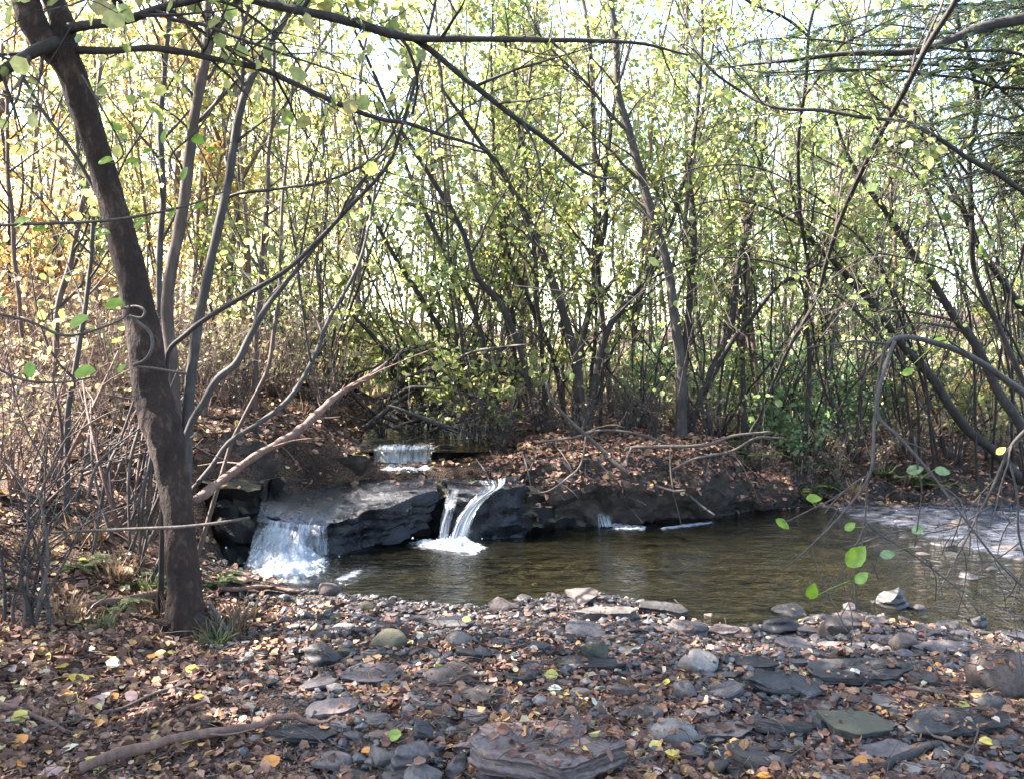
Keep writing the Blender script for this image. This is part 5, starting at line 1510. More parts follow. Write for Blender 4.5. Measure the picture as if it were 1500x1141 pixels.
# --- saplings of the thicket behind: each its own, several kinds grown once and copied
def grow_sapling(seed, leafmat, bark, h, nleaf, lean, fork):
    rng = np.random.default_rng(seed)
    n = 14
    t = np.linspace(0, 1, n)
    bend = rng.normal(0, .05, 2) * h
    pts = np.stack([lean[0] * t * h + bend[0] * t ** 2, lean[1] * t * h + bend[1] * t ** 2, t * h - .15], -1)
    pts = wobble(pts, .09, seed, .8)
    r0 = rng.uniform(.013, .03)
    rr = r0 * (1 - t) ** .8 + .004
    e = empty('sapling', (0, 0, 0), None, 'tree', 'saplings of the thicket')
    mb = MB(); tube(mb, pts, rr, 7, 0, .06, seed)
    stems = [(pts, rr)]
    if fork:
        i = rng.integers(2, 6)
        q = pts[i] + np.stack([rng.normal(0, .2) * t * h * .7, rng.normal(0, .2) * t * h * .7, t * h * .75 * (1 - i / n)], -1)
        r2 = rr[i] * .8 * (1 - t) + .004
        tube(mb, q, r2, 6, 0, .06, seed + 1); stems.append((q, r2))
    mb.obj('trunk', bark, e)
    mb = MB()
    crown(mb, rng, stems, 16 if not fork else 11, (.35, 1.0), 4, (.2, .5), nleaf, (.042, .08), .14, 1.0, up=.5, tmpl=LEAF_ROUND, sides1=4, spread=.04)
    mb.obj('crown', [bark, leafmat], e)
    return e
KINDS_S = {}
for ci, (cname, lm, barks) in enumerate([('yellow-leaved', 'leaf_yellow', ('bark_young_pink', 'bark_young_pink')), ('yellow-green', 'leaf_yg', ('bark_young_grey', 'bark_young_pink')), ('green-leaved', 'leaf_green', ('bark_young_grey', 'bark_young_pink')), ('orange-leaved', 'leaf_orange', ('bark_young_pink', 'bark_young_pink'))]):
    KINDS_S[cname] = [(200 + ci * 20 + k, M[lm], M[barks[k % 2]], 5.2 + 1.1 * k, (8.5, 9.5, 11, 9)[k], ((-.1, 0), (.08, .05), (.02, -.05), (.14, .0))[k], k in (1, 3)) for k in range(4)]
PROTO = {}
def sapling_copy(cname, k, loc, rz, s):
    key = (cname, k)
    if key not in PROTO:
        PROTO[key] = grow_sapling(*KINDS_S[cname][k]); r = PROTO[key]
    else:
        src = PROTO[key]
        r = src.copy(); COL.objects.link(r)
        for ch in src.children:
            c = ch.copy(); COL.objects.link(c); c.parent = r
    r.location = Vector([float(v) for v in loc]); r.rotation_euler = (0, 0, rz); r.scale = (s, s, s)
    return r

ZONES = [(-200, 120, 'on the bright slope at the left edge', {'yellow-leaved': .5, 'orange-leaved': .3, 'yellow-green': .2}, 22),
         (120, 420, 'in the thicket behind the left trunk', {'yellow-leaved': .55, 'yellow-green': .35, 'orange-leaved': .1}, 40),
         (420, 660, 'behind the upper waterfall', {'yellow-leaved': .35, 'yellow-green': .65}, 22),
         (660, 960, 'behind the middle alder clump', {'yellow-green': .6, 'yellow-leaved': .15, 'green-leaved': .25}, 23),
         (960, 1200, 'behind the twin-stemmed tree', {'yellow-green': .5, 'green-leaved': .4, 'yellow-leaved': .1}, 20),
         (1200, 1700, 'behind the slanting trees at the right', {'green-leaved': .5, 'yellow-green': .4, 'yellow-leaved': .1}, 29)]
def thicket():
    rng = np.random.default_rng(404)
    for zi, (x0, x1, wh, mix, n) in enumerate(ZONES):
        for k in range(n):
            d = 9.6 + 10.5 * rng.random() ** 1.3
            if zi == 0: d = 8 + 12 * rng.random() ** 1.3
            px = x0 + (x1 - x0) * (k + rng.random()) / n
            px = px if rng.random() < .6 else rng.uniform(x0, x1)
            x = (px - 750) / FPX * d
            if abs(x - chan_x(d)) < .6 and d < 16: x += 1.2
            cname = rng.choice(list(mix), p=list(mix.values()))
            sc_ = rng.uniform(.75, 1.25) * (1 + max(0, d - 16) * .012)
            o = sapling_copy(cname, int(rng.integers(4)), (x, d, gz(x, d)), rng.uniform(0, 6.28), sc_)
            dist = 'near' if d < 12 else ('far' if d < 16 else 'farthest')
            later(o, f'{dist} {cname} sapling', f'{dist} {cname} saplings', wh, proj((x, d, 2))[0])
thicket()

# --- unseen tall trees, added so their crowns shade the near bank
def overhead():
    rng = np.random.default_rng(909)
    n = 16; t = np.linspace(0, 1, n)
    pts = wobble(np.stack([.3 * t, .2 * t, 8.5 * t - .2], -1), .12, 5, .6)
    rr = .13 * (1 - t) ** .8 + .02
    e = empty('added_shade_tree', (0, 0, 0), None, 'tree', 'unseen trees added to shade the near bank')
    mb = MB(); tube(mb, pts, rr, 10, 0, .08, 4); mb.obj('trunk', M['bark_dark'], e)
    mb = MB(); crown(mb, rng, [(pts, rr)], 34, (1.2, 2.7), 7, (.4, 1.0), 9, (.08, .15), .5, 1.0, up=.2, tmpl=LEAF_ROUND, sides1=5, spread=.14)
    mb.obj('crown', [M['bark_dark'], M['leaf_yg']], e)
    for i, (x, y, s, lab) in enumerate([(-3.9, 1.6, 1.0, 'unseen tall leafy shade tree on the near bank left of the viewpoint'), (3.6, .8, 1.0, 'unseen tall leafy shade tree on the near bank right of the viewpoint'), (-.9, -1.6, 1.05, 'unseen tall leafy shade tree on the near bank behind the viewpoint'),
                                        (5.6, 3.0, 1.05, 'unseen tall leafy shade tree at the water outside the right edge'), (1.6, -3.6, 1.1, 'unseen tall leafy shade tree farther back behind the viewpoint'), (-6.6, 3.4, 1.1, 'unseen tall leafy shade tree on the slope outside the left edge'),
                                        (-5.2, -.4, 1.0, 'unseen tall leafy shade tree left of and behind the viewpoint'), (-8.6, 2.2, 1.2, 'unseen tall leafy shade tree high on the slope far outside the left edge'), (-5.6, 2.9, .8, 'unseen shorter leafy shade tree on the slope between two taller ones at left'), (-7.6, -1.8, 1.15, 'unseen tall leafy shade tree far left of and behind the viewpoint'), (-10.4, 3.9, 1.15, 'unseen tall leafy shade tree on the slope crest far outside the left edge'), (-3.4, 2.9, .95, 'unseen leafy shade tree closest to the left edge of the view'), (-4.7, 3.6, 1.0, 'unseen leafy shade tree on the slope just outside the left edge'), (2.2, -.9, .95, 'unseen leafy shade tree close behind the viewpoint')]):
        if i == 0: r = e
        else:
            r = e.copy(); COL.objects.link(r)
            for ch in e.children:
                c = ch.copy(); COL.objects.link(c); c.parent = r
        r.location = (x, y, max(gz(x, y), -.1)); r.rotation_euler = (0, 0, i * 1.9); r.scale = (s, s, s); r['label'] = lab
overhead()

# --- understory clumps of long thin stems fanning out of one foot
def grow_clump(seed, n, h, leafmat, nl):
    rng = np.random.default_rng(seed)
    e = empty('multi_stem_shrub', (0, 0, 0), None, 'shrub', 'fanned stem clumps of the understory')
    stems = []
    for k in range(n):
        a = k * 2.399 + rng.uniform(-.4, .4); L = h * rng.uniform(.6, 1.15); o = rng.uniform(.15, .75); t = np.linspace(0, 1, 18)
        q = np.stack([math.cos(a) * (.06 + o * L * t ** 1.25), math.sin(a) * (.06 + o * L * t ** 1.25), L * t - .22 * o * L * t ** 2 - .08], -1)
        q = wobble(q, .1, seed + k, .9)
        r = rng.uniform(.007, .017) * (1 - t) ** .7 + .003
        stems.append((q, r))
        mb = MB(); tube(mb, q, r, 6, 0, .1, seed + k); mb.obj('stem', M['bark_dark'] if k % 2 else M['bark_grey'], e)
    mb = MB()
    crown(mb, rng, stems, 6, (.25, .8), 3, (.12, .4), nl, (.034, .062), .25, 1.0, up=.35, tmpl=LEAF_ROUND, sides1=4, spread=.03)
    mb.obj('crown', [M['bark_dark'], leafmat], e)
    return e
CLUMPS = [(700, 8.9), (790, 9.3), (860, 9.9), (640, 9.4), (940, 9.4), (1050, 9.6), (1130, 9.9), (1190, 9.5), (1250, 9.4), (1330, 9.8), (1400, 9.4), (1470, 9.9), (460, 8.9), (340, 8.3), (40, 8.0), (1530, 9.2)]
def understory():
    protos = [grow_clump(1100, 11, 3.4, M['leaf_yg'], 1.6), grow_clump(1200, 9, 2.7, M['leaf_green'], 1.8), grow_clump(1300, 10, 4.2, M['leaf_yg'], 1.5)]
    used = set()
    for i, (px, d) in enumerate(CLUMPS):
        k = i % 3; src = protos[k]
        if k not in used:
            r = src; used.add(k)
        else:
            r = src.copy(); COL.objects.link(r)
            for ch in src.children:
                c = ch.copy(); COL.objects.link(c); c.parent = r
        x = (px - 750) / FPX * d
        r.location = (x, d, gz(x, d)); r.rotation_euler = (0, 0, i * 1.37); s_ = (.85, 1.0, 1.15)[i % 3 - 1]; r.scale = (s_, s_, s_)
        wh = 'behind the left trunk' if px < 400 else ('behind the upper waterfall' if px < 660 else ('among the middle alders' if px < 960 else ('right of the middle alders' if px < 1240 else 'among the slanting trees')))
        later(r, 'fanned clump of thin dark stems', 'fanned clumps of thin dark stems', wh, px)
understory()

# --- low shrubs, ferns and herbs
def grow_shrub(seed, leafmat, bark, h, n, nl, size):
    rng = np.random.default_rng(seed)
    e = empty('shrub', (0, 0, 0), None, 'shrub', 'low shrubs on the banks')
    stems = []
    mb = MB()
    for k in range(n):
        a = rng.uniform(0, 6.28); s = np.linspace(0, 1, 7); L = h * rng.uniform(.6, 1.1); o = rng.uniform(.15, .6)
        q = np.stack([math.cos(a) * o * L * s ** 1.3, math.sin(a) * o * L * s ** 1.3, L * s - .05], -1)
        q = wobble(q, .05, seed + k)
        r = np.linspace(.008, .003, 7); stems.append((q, r)); tube(mb, q, r, 4, 0)
    mb.obj('stem', bark, e)
    mb = MB(); crown(mb, rng, stems, 4, (.15, .4), 3, (.08, .2), nl, size, .25, 1, tmpl=LEAF_ROUND, sides1=3, spread=.03)
    mb.obj('foliage', [bark, leafmat], e)
    return e
def copies_of(proto, spots, singular, plural, name_where):
    for i, (px, py, d, s) in enumerate(spots):
        if i == 0: r = proto
        else:
            r = proto.copy(); COL.objects.link(r)
            for ch in proto.children:
                c = ch.copy(); COL.objects.link(c); c.parent = r
        x = (px - 750) / FPX * d
        r.location = (x, d, gz(x, d) - .02); r.rotation_euler = (0, 0, (i * 2.399) % 6.28); r.scale = (s, s, s)
        later(r, singular, plural, name_where(px, d), px)
def zone_where(px, d):
    if px < 150: return 'on the slope at the left edge'
    if px < 420: return 'beside the left trunk clump'
    if px < 700: return 'near the upper waterfall'
    if px < 960: return 'at the foot of the middle alders'
    if px < 1240: return 'on the far bank right of centre'
    return 'under the slanting trees at the right'
RS = np.random.default_rng(505)
copies_of(grow_shrub(1, M['herb'], M['twig'], .75, 12, 3.2, (.04, .075)), [(1175, 650, 8.9, .7), (1130, 660, 9.4, .8), (1210, 640, 9.8, 1), (1260, 640, 10.5, 1.1), (1100, 640, 10.5, 1), (1160, 600, 11.5, 1.3), (1330, 600, 11, 1.1), (1040, 600, 12, 1.2), (1230, 560, 13, 1.5), (940, 600, 11, 1.0), (960, 560, 14, 1.4), (1290, 560, 15, 1.5), (1080, 560, 15, 1.6), (1150, 560, 17, 1.8), (590, 560, 13, 1.2), (660, 560, 15, 1.3), (1400, 600, 12, 1.2), (1350, 560, 14, 1.3)], 'bushy green shrub', 'bushy green shrubs', zone_where)
copies_of(grow_shrub(5, M['straw'], M['bark_grey'], .8, 15, .2, (.03, .05)), [(690, 630, 8.1, .8), (735, 630, 8.0, .7), (800, 620, 8.3, .9), (850, 640, 8.1, .7), (915, 620, 8.5, .9), (960, 630, 8.4, .8), (1040, 640, 8.5, .8), (1120, 690, 8.2, .6), (560, 620, 8.6, .7), (480, 640, 7.9, .6), (350, 640, 7.2, .6), (1180, 700, 8.3, .6), (610, 600, 9.2, .8)], 'bare dark twiggy shrub', 'bare dark twiggy shrubs', zone_where)
copies_of(grow_shrub(2, M['leaf_yg'], M['twig'], 1.1, 9, 2.2, (.045, .075)), [(700, 600, 8.2, 1.0), (660, 590, 8.5, .9), (740, 590, 8.4, .9), (640, 560, 9.5, 1.2), (500, 600, 9.5, 1.1), (520, 590, 11, 1.3), (860, 590, 10, 1.1), (1060, 600, 9.8, 1), (1450, 640, 9.6, .9), (320, 600, 8.5, 1), (440, 600, 9, 1), (590, 520, 10.5, 1.3)], 'loose yellow-green shrub', 'loose yellow-green shrubs', zone_where)
copies_of(grow_shrub(3, M['leaf_orange'], M['bark_pink'], 1.3, 14, 2.4, (.04, .07)), [(20, 560, 7.5, 1.2), (60, 560, 8.5, 1.3), (-30, 560, 8, 1.3), (100, 560, 9.5, 1.3), (20, 500, 11, 1.6), (140, 560, 8.2, 1.1), (300, 560, 9.5, 1.0), (-60, 540, 10, 1.5), (1350, 600, 10.2, .9), (1320, 590, 11.4, .9), (1420, 590, 11, .9), (80, 480, 12, 1.7), (160, 520, 11, 1.3), (380, 560, 10, .9), (1450, 560, 12.5, 1), (910, 560, 11.5, .7)], 'tan and orange shrub', 'tan and orange shrubs', zone_where)
copies_of(grow_shrub(4, M['straw_far'], M['bark_young_pink'], 1.0, 15, .6, (.03, .06)), [(30, 640, 6.3, 1), (90, 640, 6.8, 1), (140, 620, 6.6, .9), (-10, 600, 7, 1.1), (180, 600, 7, 1), (60, 600, 7.6, 1.2), (330, 600, 7.6, .9), (420, 600, 8, .9), (480, 600, 8.3, .9), (120, 560, 9, 1.3), (1290, 660, 9, .6), (1230, 680, 8.7, .6), (1340, 660, 9.4, .7), (220, 590, 8, 1.1), (280, 590, 8.8, 1.1), (1000, 610, 9.7, .6), (930, 610, 9.3, .6), (1470, 660, 9.2, .7), (250, 620, 6.4, .9), (300, 610, 6.9, .9), (360, 620, 7.4, .8), (400, 600, 9.2, 1.1), (20, 700, 5.3, .8), (70, 700, 5.6, .8), (130, 690, 5.9, .9), (180, 660, 6.2, .9), (-20, 720, 5.0, .8), (450, 600, 9.6, 1.1)], 'twiggy tan dead shrub', 'twiggy tan dead shrubs', zone_where)

def grow_fern(seed):
    rng = np.random.default_rng(seed)
    e = empty('fern', (0, 0, 0), None, 'fern', 'ferns on the banks')
    for k in range(9):
        mb = MB()
        a = k * .72 + rng.uniform(-.2, .2); L = rng.uniform(.3, .45)
        s = np.linspace(0, 1, 10)
        q = np.stack([math.cos(a) * L * s, math.sin(a) * L * s, L * (.85 * s - .75 * s ** 2)], -1)
        tube(mb, q, np.linspace(.003, .001, 10), 3, 0)
        m = 22
        t = np.linspace(.12, .98, m)
        pp = np.stack([np.interp(t, s, q[:, i]) for i in range(3)], -1)
        tn = unit(np.gradient(pp, axis=0)); sd = unit(np.cross(tn, [0, 0, 1.0]))
        for sg in (-1, 1):
            leaves(mb, pp, sd * sg + tn * .35 + rng.normal(0, .06, (m, 3)), .085 * np.sin(np.pi * (t * .85 + .12)) ** .8 + .01, 0, np.array([[0, 0, 0], [.12, .2, .02], [.08, .7, .02], [0, 1, -.03], [-.08, .7, .02], [-.12, .2, .02]]), rng=rng, flat=.9)
        mb.obj('frond', M['fern'], e)
    return e
copies_of(grow_fern(1), [(205, 810, 4.5, .6), (150, 900, 4.0, .5), (110, 850, 4.4, .5), (310, 800, 5.0, .5), (235, 790, 4.8, .5), (1100, 690, 8.4, .9), (1170, 690, 8.4, 1.1), (1200, 670, 8.9, 1.1), (1330, 690, 8.9, .9), (1380, 700, 8.7, .8), (1060, 620, 8.7, .9)], 'green fern', 'green ferns', zone_where)

def grow_tuft(seed):
    rng = np.random.default_rng(seed)
    e = empty('grass_tuft', (0, 0, 0), None, 'grass', 'grass tufts on the banks')
    mb = MB(); n = 70
    a = rng.uniform(0, 6.28, n)
    pos = np.stack([np.cos(a), np.sin(a), a * 0], -1) * rng.uniform(0, .07, (n, 1))
    ax = np.stack([np.cos(a) * .6, np.sin(a) * .6, np.ones(n)], -1) + rng.normal(0, .3, (n, 3))
    leaves(mb, pos, ax, rng.uniform(.06, .2, n), 0, BLADE, BLADE_Q, rng, .2)
    mb.obj('blades', M['straw'] if seed % 2 else M['fern'], e)
    return e
copies_of(grow_tuft(1), [(330, 930, 4.0, 1), (230, 900, 4.1, 1), (160, 850, 4.4, 1), (90, 930, 3.7, .9), (345, 890, 4.2, 1.0), (120, 790, 4.8, 1.2), (40, 830, 4.4, 1), (1000, 700, 7.9, .9), (960, 720, 7.8, .8), (1090, 720, 8.0, .9), (440, 640, 7.8, 1), (380, 650, 7.4, 1), (860, 640, 8.2, .9), (1260, 710, 8.3, 1)], 'dry straw-coloured grass tuft', 'dry straw-coloured grass tufts', zone_where)
copies_of(grow_tuft(2), [(310, 955, 3.85, .8), (215, 830, 4.4, 1), (135, 945, 3.7, .8), (270, 830, 4.5, .8), (1080, 700, 8.2, 1), (1140, 710, 8.2, 1), (1220, 690, 8.6, 1.1), (1300, 680, 9, 1.2), (930, 600, 9.6, 1.3), (980, 600, 10, 1.3), (1060, 600, 10.5, 1.4), (910, 590, 11, 1.5), (1240, 620, 10.5, 1.4), (1110, 600, 11, 1.5)], 'green grass tuft', 'green grass tufts', zone_where)

# --- dead branches, sticks and twigs
def stick(name, label, poly, d=(4, 4), mat='dead_wood', subs=0, sublen=(.1, .35), seed=0, ground_it=False, group=None, cat='stick', sides=7, lift=.012, rough=.18):
    rng = np.random.default_rng(seed + 300)
    pts, rr = stem_pts(poly, d[0], d[1], max(8, len(poly) * 4))
    pts = wobble(pts, .008 * np.mean(pts[:, 1]) / 4, seed)
    if ground_it:
        for i in range(len(pts)):
            h = drop_to(pts[i][0], pts[i][1])[0]
            if h is not None: pts[i][2] = h[2] + rr[i] * .8 + lift
        k = np.array([.25, .5, .25]); z = np.pad(pts[:, 2], 1, 'edge'); pts[:, 2] = np.maximum(pts[:, 2], np.convolve(z, k, 'valid'))
    mb = MB(); tube(mb, pts, rr, sides, 0, rough, seed)
    if subs:
        for q, r in side_branches(rng, pts, rr, subs, .25, .95, sublen, .1, npt=5):
            tube(mb, q, np.minimum(r, .0045), 4, 0, .1, seed, cap=False)
    o = mb.obj(name, M[mat], origin=pts[0])
    return tag(o, label, cat, group)
def gp(px, py, w):           # a point lying on the ground
    g = .1
    for _ in range(6):
        xy = wpx(px, py, g); g = gz(*xy)
    return (px, py, w, wpx(px, py, g)[1])
stick('dead_branch', 'thick reddish dead branch leaning from the left trunk toward the upper waterfall', [(285, 735, 12, 4.3), (300, 722, 15, 4.4), (335, 695, 13, 4.7), (380, 665, 13, 5.0), (412, 646, 13, 5.2), (436, 630, 12, 5.4), (468, 600, 11, 5.7), (500, 574, 9, 5.9), (540, 552, 8, 6.2), (566, 532, 4, 6.4)], mat='dead_red', subs=9, sublen=(.05, .4), seed=1, cat='branch', sides=12, rough=.3)
stick('fallen_stick', 'long straight pinkish stick lying across the lower left ground', [gp(118, 1140, 16), gp(200, 1112, 16), gp(290, 1090, 14), gp(380, 1077, 11), gp(450, 1070, 7), gp(500, 1068, 4)], mat='dead_red', subs=3, seed=2, ground_it=True, sides=9, lift=.022)
stick('fallen_stick', 'broken log end on the ground just left of the left trunk', [gp(120, 893, 10), gp(190, 884, 12), gp(250, 880, 13)], mat='dead_red', seed=3, ground_it=True, sides=10)
stick('fallen_stick', 'pale pole propped on the ground right of the left trunk', [(305, 880, 7, 4.1), (330, 920, 8, 3.95), (375, 975, 8, 3.75)], mat='dead_wood', seed=4)
stick('fallen_stick', 'short white broken stick left of the trunk base', [(190, 890, 8, 4.0), (212, 916, 8, 3.9)], mat='dead_wood', seed=5)
stick('fallen_stick', 'thin bare twig stretched level across the left trunk', [(76, 780, 4, 3.75), (160, 776, 5, 3.8), (260, 773, 5, 3.85), (330, 765, 5, 3.9), (365, 759, 4, 3.95)], mat='dead_wood', seed=6)
stick('fallen_stick', 'bent pale twig over the dark stone left of the bar', [gp(425, 965, 4), (445, 952, 5, 4.0), (470, 955, 5, 3.95), gp(494, 990, 5)], mat='dead_wood', seed=7)
stick('fallen_stick', 'dark stick lying in the litter at the bottom right', [gp(1290, 1136, 14), gp(1340, 1112, 14), gp(1375, 1098, 10)], mat='bark_dark', seed=8, ground_it=True)
stick('fallen_stick', 'thin pale twig pointing right in the lower right litter', [gp(1355, 1080, 4), gp(1390, 1090, 5), gp(1420, 1102, 4)], mat='dead_wood', seed=9, ground_it=True)
stick('fallen_stick', 'thin pale twig rising left-to-right in the lower right corner', [gp(1390, 1141, 4), gp(1415, 1110, 4), gp(1435, 1085, 3)], mat='dead_wood', seed=10, ground_it=True)
stick('fallen_stick', 'short twig resting on the big slab edge', [gp(880, 1045, 5), gp(905, 1065, 5), gp(925, 1085, 4)], mat='bark_dark', seed=11, ground_it=True)
for k, (lab, pl) in enumerate([
    ('brown stick lying below the left waterfall', [gp(320, 868, 7), gp(390, 866, 8), gp(440, 872, 6)]),
    ('thin stick in front of the left trunk', [gp(150, 1052, 5), gp(230, 1020, 5), gp(300, 1000, 4)]),
    ('grey stick at the far lower left', [gp(0, 1040, 8), gp(60, 1062, 8), gp(130, 1080, 6)]),
    ('crossed twig at the lower left corner', [gp(10, 1100, 5), gp(60, 1080, 5), gp(130, 1055, 4)]),
    ('short stick in the middle of the brown litter', [gp(640, 1010, 5), gp(700, 995, 5), gp(740, 990, 4)]),
    ('twig left of the squat brown stone', [gp(940, 1125, 4), gp(985, 1105, 4)]),
    ('twig lying behind the long stick', [gp(260, 1050, 5), gp(300, 1035, 5), gp(330, 1020, 4)]),
    ('stick pointing at the big boulder', [gp(1330, 1012, 5), gp(1380, 1022, 6), gp(1410, 1030, 4)])]):
    stick('fallen_stick', lab, pl, mat='dead_wood' if k % 2 else 'dead_red', seed=20 + k, ground_it=True, group='small sticks on the ground')
# driftwood on the far bank
stick('driftwood', 'bleached branch slanting down the far bank to the pool', [(800, 560, 3.7, 7.28), (812, 590, 4.2, 7.28), (850, 630, 5.5, 7.28), (885, 662, 6.7, 7.28), (920, 692, 7.3, 7.18), (950, 706, 5.5, 7.18), (985, 718, 4.9, 7.13), (1004, 717, 3.7, 7.08)], mat='dead_wood', subs=4, sublen=(.2, .6), seed=31, cat='branch')
stick('driftwood', 'pale level branch lying across the far bank', [(916, 660, 5.5, 7.28), (925, 655, 5.5, 7.28), (1000, 654, 5.5, 7.28), (1040, 650, 4.9, 7.38), (1075, 638, 4.2, 7.48), (1130, 630, 3.7, 7.58)], mat='dead_wood', subs=3, sublen=(.2, .6), seed=32, cat='branch')
stick('driftwood', 'short pale upright prong joining the two bleached branches', [(925, 655, 3.7, 7.26), (917, 672, 3.7, 7.24), (920, 694, 3.7, 7.22)], mat='dead_wood', seed=33, cat='branch')
stick('driftwood', 'thin curved twig arching over the large mossy bank boulder', [(770, 722, 2.5, 6.88), (800, 720, 3.1, 6.93), (830, 700, 3.1, 6.98), (850, 680, 3.1, 7.08), (858, 640, 2.5, 7.18)], mat='dead_wood', subs=2, seed=34, cat='branch')
stick('driftwood', 'grey branch reaching right over the far bank ferns', [(980, 690, 3.7, 7.28), (1020, 672, 4.2, 7.38), (1070, 660, 4.2, 7.48), (1110, 640, 3.7, 7.58), (1150, 640, 3.1, 7.68)], mat='dead_wood', subs=3, sublen=(.15, .5), seed=35, cat='branch')
stick('driftwood', 'long thin branch lying on top of the far bank', [(785, 648, 3.7, 7.48), (840, 640, 4.2, 7.48), (880, 630, 3.7, 7.58), (950, 640, 3.7, 7.58), (1010, 668, 3.1, 7.58), (1050, 690, 2.5, 7.48)], mat='dead_wood', subs=3, sublen=(.15, .5), seed=36, cat='branch')
stick('driftwood', 'thin vertical dead twig hanging over the far waterline', [(982, 655, 2.5, 7.23), (983, 690, 2.5, 7.18), (986, 716, 2.5, 7.16)], mat='dead_wood', seed=37, cat='branch')
stick('driftwood', 'dark root reaching out of the far bank to the pool', [(1000, 716, 3.1, 7.28), (1030, 740, 3.7, 7.18), (1050, 752, 2.5, 7.08)], mat='bark_grey', seed=38, cat='branch')
# tangle of brush behind the upper fall
def brush():
    rng = np.random.default_rng(606)
    for k in range(30):
        px, py, d = rng.uniform(545, 740), rng.uniform(520, 632), rng.uniform(8.2, 9.8)
        a = rng.normal(0, .5) + (math.pi if rng.random() < .5 else 0); L = rng.uniform(70, 190)
        x1, y1 = px + math.cos(a) * L / 2, py - abs(math.sin(a)) * L / 2 - rng.uniform(0, 30)
        x0, y0 = px - math.cos(a) * L / 2, py + abs(math.sin(a)) * L / 2
        y0 = min(y0, 636)
        w_ = rng.uniform(4, 9)
        o = stick('brush_branch', None, [(x0, y0, w_, d), (px + rng.normal(0, 10), py - rng.uniform(0, 20), w_ * .8, d + rng.normal(0, .2)), (x1, y1, w_ * .4, d + rng.normal(0, .4))], mat=rng.choice(['bark_dark', 'bark_dark', 'bark_grey']), subs=6, sublen=(.15, .6), seed=400 + k, cat='branch', group='brush heaped over the stream')
        later(o, 'dark brush branch', 'dark brush branches', 'over the stream behind the upper waterfall' if px < 640 else 'heaped left of the middle alders', px)
brush()
def bank_roots():
    rng = np.random.default_rng(616)
    for k in range(20):
        px = rng.uniform(690, 1130); d0 = np.interp(px, [690, 1050, 1130], [7.08, 7.45, 7.95])
        top = rng.uniform(650, 676); L = rng.uniform(40, 85); lean = rng.normal(0, 45)
        w_ = rng.uniform(1.3, 2.6)
        o = stick('bank_root', None, [(px, top, w_, d0 + .25), (px + lean * .4, top + L * .3, w_ * .9, d0), (px + lean * .8, top + L * .7, w_ * .7, d0 - .12), (px + lean, top + L, w_ * .4, d0 - .14)], mat=rng.choice(['bark_grey', 'bark_dark', 'twig', 'bark_dark']), subs=3, sublen=(.08, .3), seed=700 + k, cat='root', group='roots and twigs hanging down the far bank')
        later(o, 'thin hanging root', 'thin hanging roots', 'on the far bank right of the waterfalls' if px < 880 else ('on the far bank under the driftwood' if px < 1040 else 'on the far bank right of the driftwood'), px)
bank_roots()
# dead stalks and roots on the bank left of the trunk
def left_tangle():
    rng = np.random.default_rng(707)
    for k in range(34):
        px = rng.uniform(20, 235); py = rng.uniform(690, 860); d = rng.uniform(4.15, 5.2)
        L = rng.uniform(90, 240); a = rng.normal(1.25, .45)
        x1, y1 = px + math.cos(a) * L, py - math.sin(a) * L
        w_ = rng.uniform(2.5, 6)
        o = stick('dead_stalk', None, [(px, py, w_, d), ((px + x1) / 2 + rng.normal(0, 12), (py + y1) / 2, w_ * .85, d + .05), (x1, y1, w_ * .4, d + rng.uniform(0, .4))], mat=rng.choice(['dead_wood', 'bark_grey', 'dead_red', 'bark_pink']), subs=3, sublen=(.08, .3), seed=500 + k, cat='stick', group='dead stalks left of the trunk')
        later(o, 'leaning dead stalk', 'leaning dead stalks', 'on the low bank left of the trunk' if py > 780 else 'higher up the bank left of the trunk', px)
    for k in range(9):
        px = rng.uniform(0, 60); py = rng.uniform(900, 1010)
        o = stick('dead_stalk', None, [(px, py, 6, 3.55), (px + rng.normal(0, 25), py - 90, 5, 3.6), (px + rng.normal(30, 50), py - 230, 1.5, 3.75)], mat=rng.choice(['bark_grey', 'dead_wood', 'bark_dark']), subs=5, seed=560 + k, group='dead stalks left of the trunk')
        later(o, 'grey dead stalk', 'grey dead stalks', 'standing at the lower left edge', px)
    for k in range(8):
        px = rng.uniform(150, 255); d = rng.uniform(4.2, 4.5)
        o = stick('hanging_root', None, [(px + 40, 560 + rng.normal(0, 20), 2, d + .2), (px + 15, 620 + rng.normal(0, 15), 5, d + .1), (px - 4, 690, 5, d), (px - rng.uniform(0, 40), 780 + rng.normal(0, 25), 4, d - .05)], mat=rng.choice(['bark_grey', 'dead_wood']), subs=2, seed=580 + k, group='hanging roots by the trunk', cat='root')
        later(o, 'hanging grey root', 'hanging grey roots', 'on the left side of the trunk', px)
left_tangle()
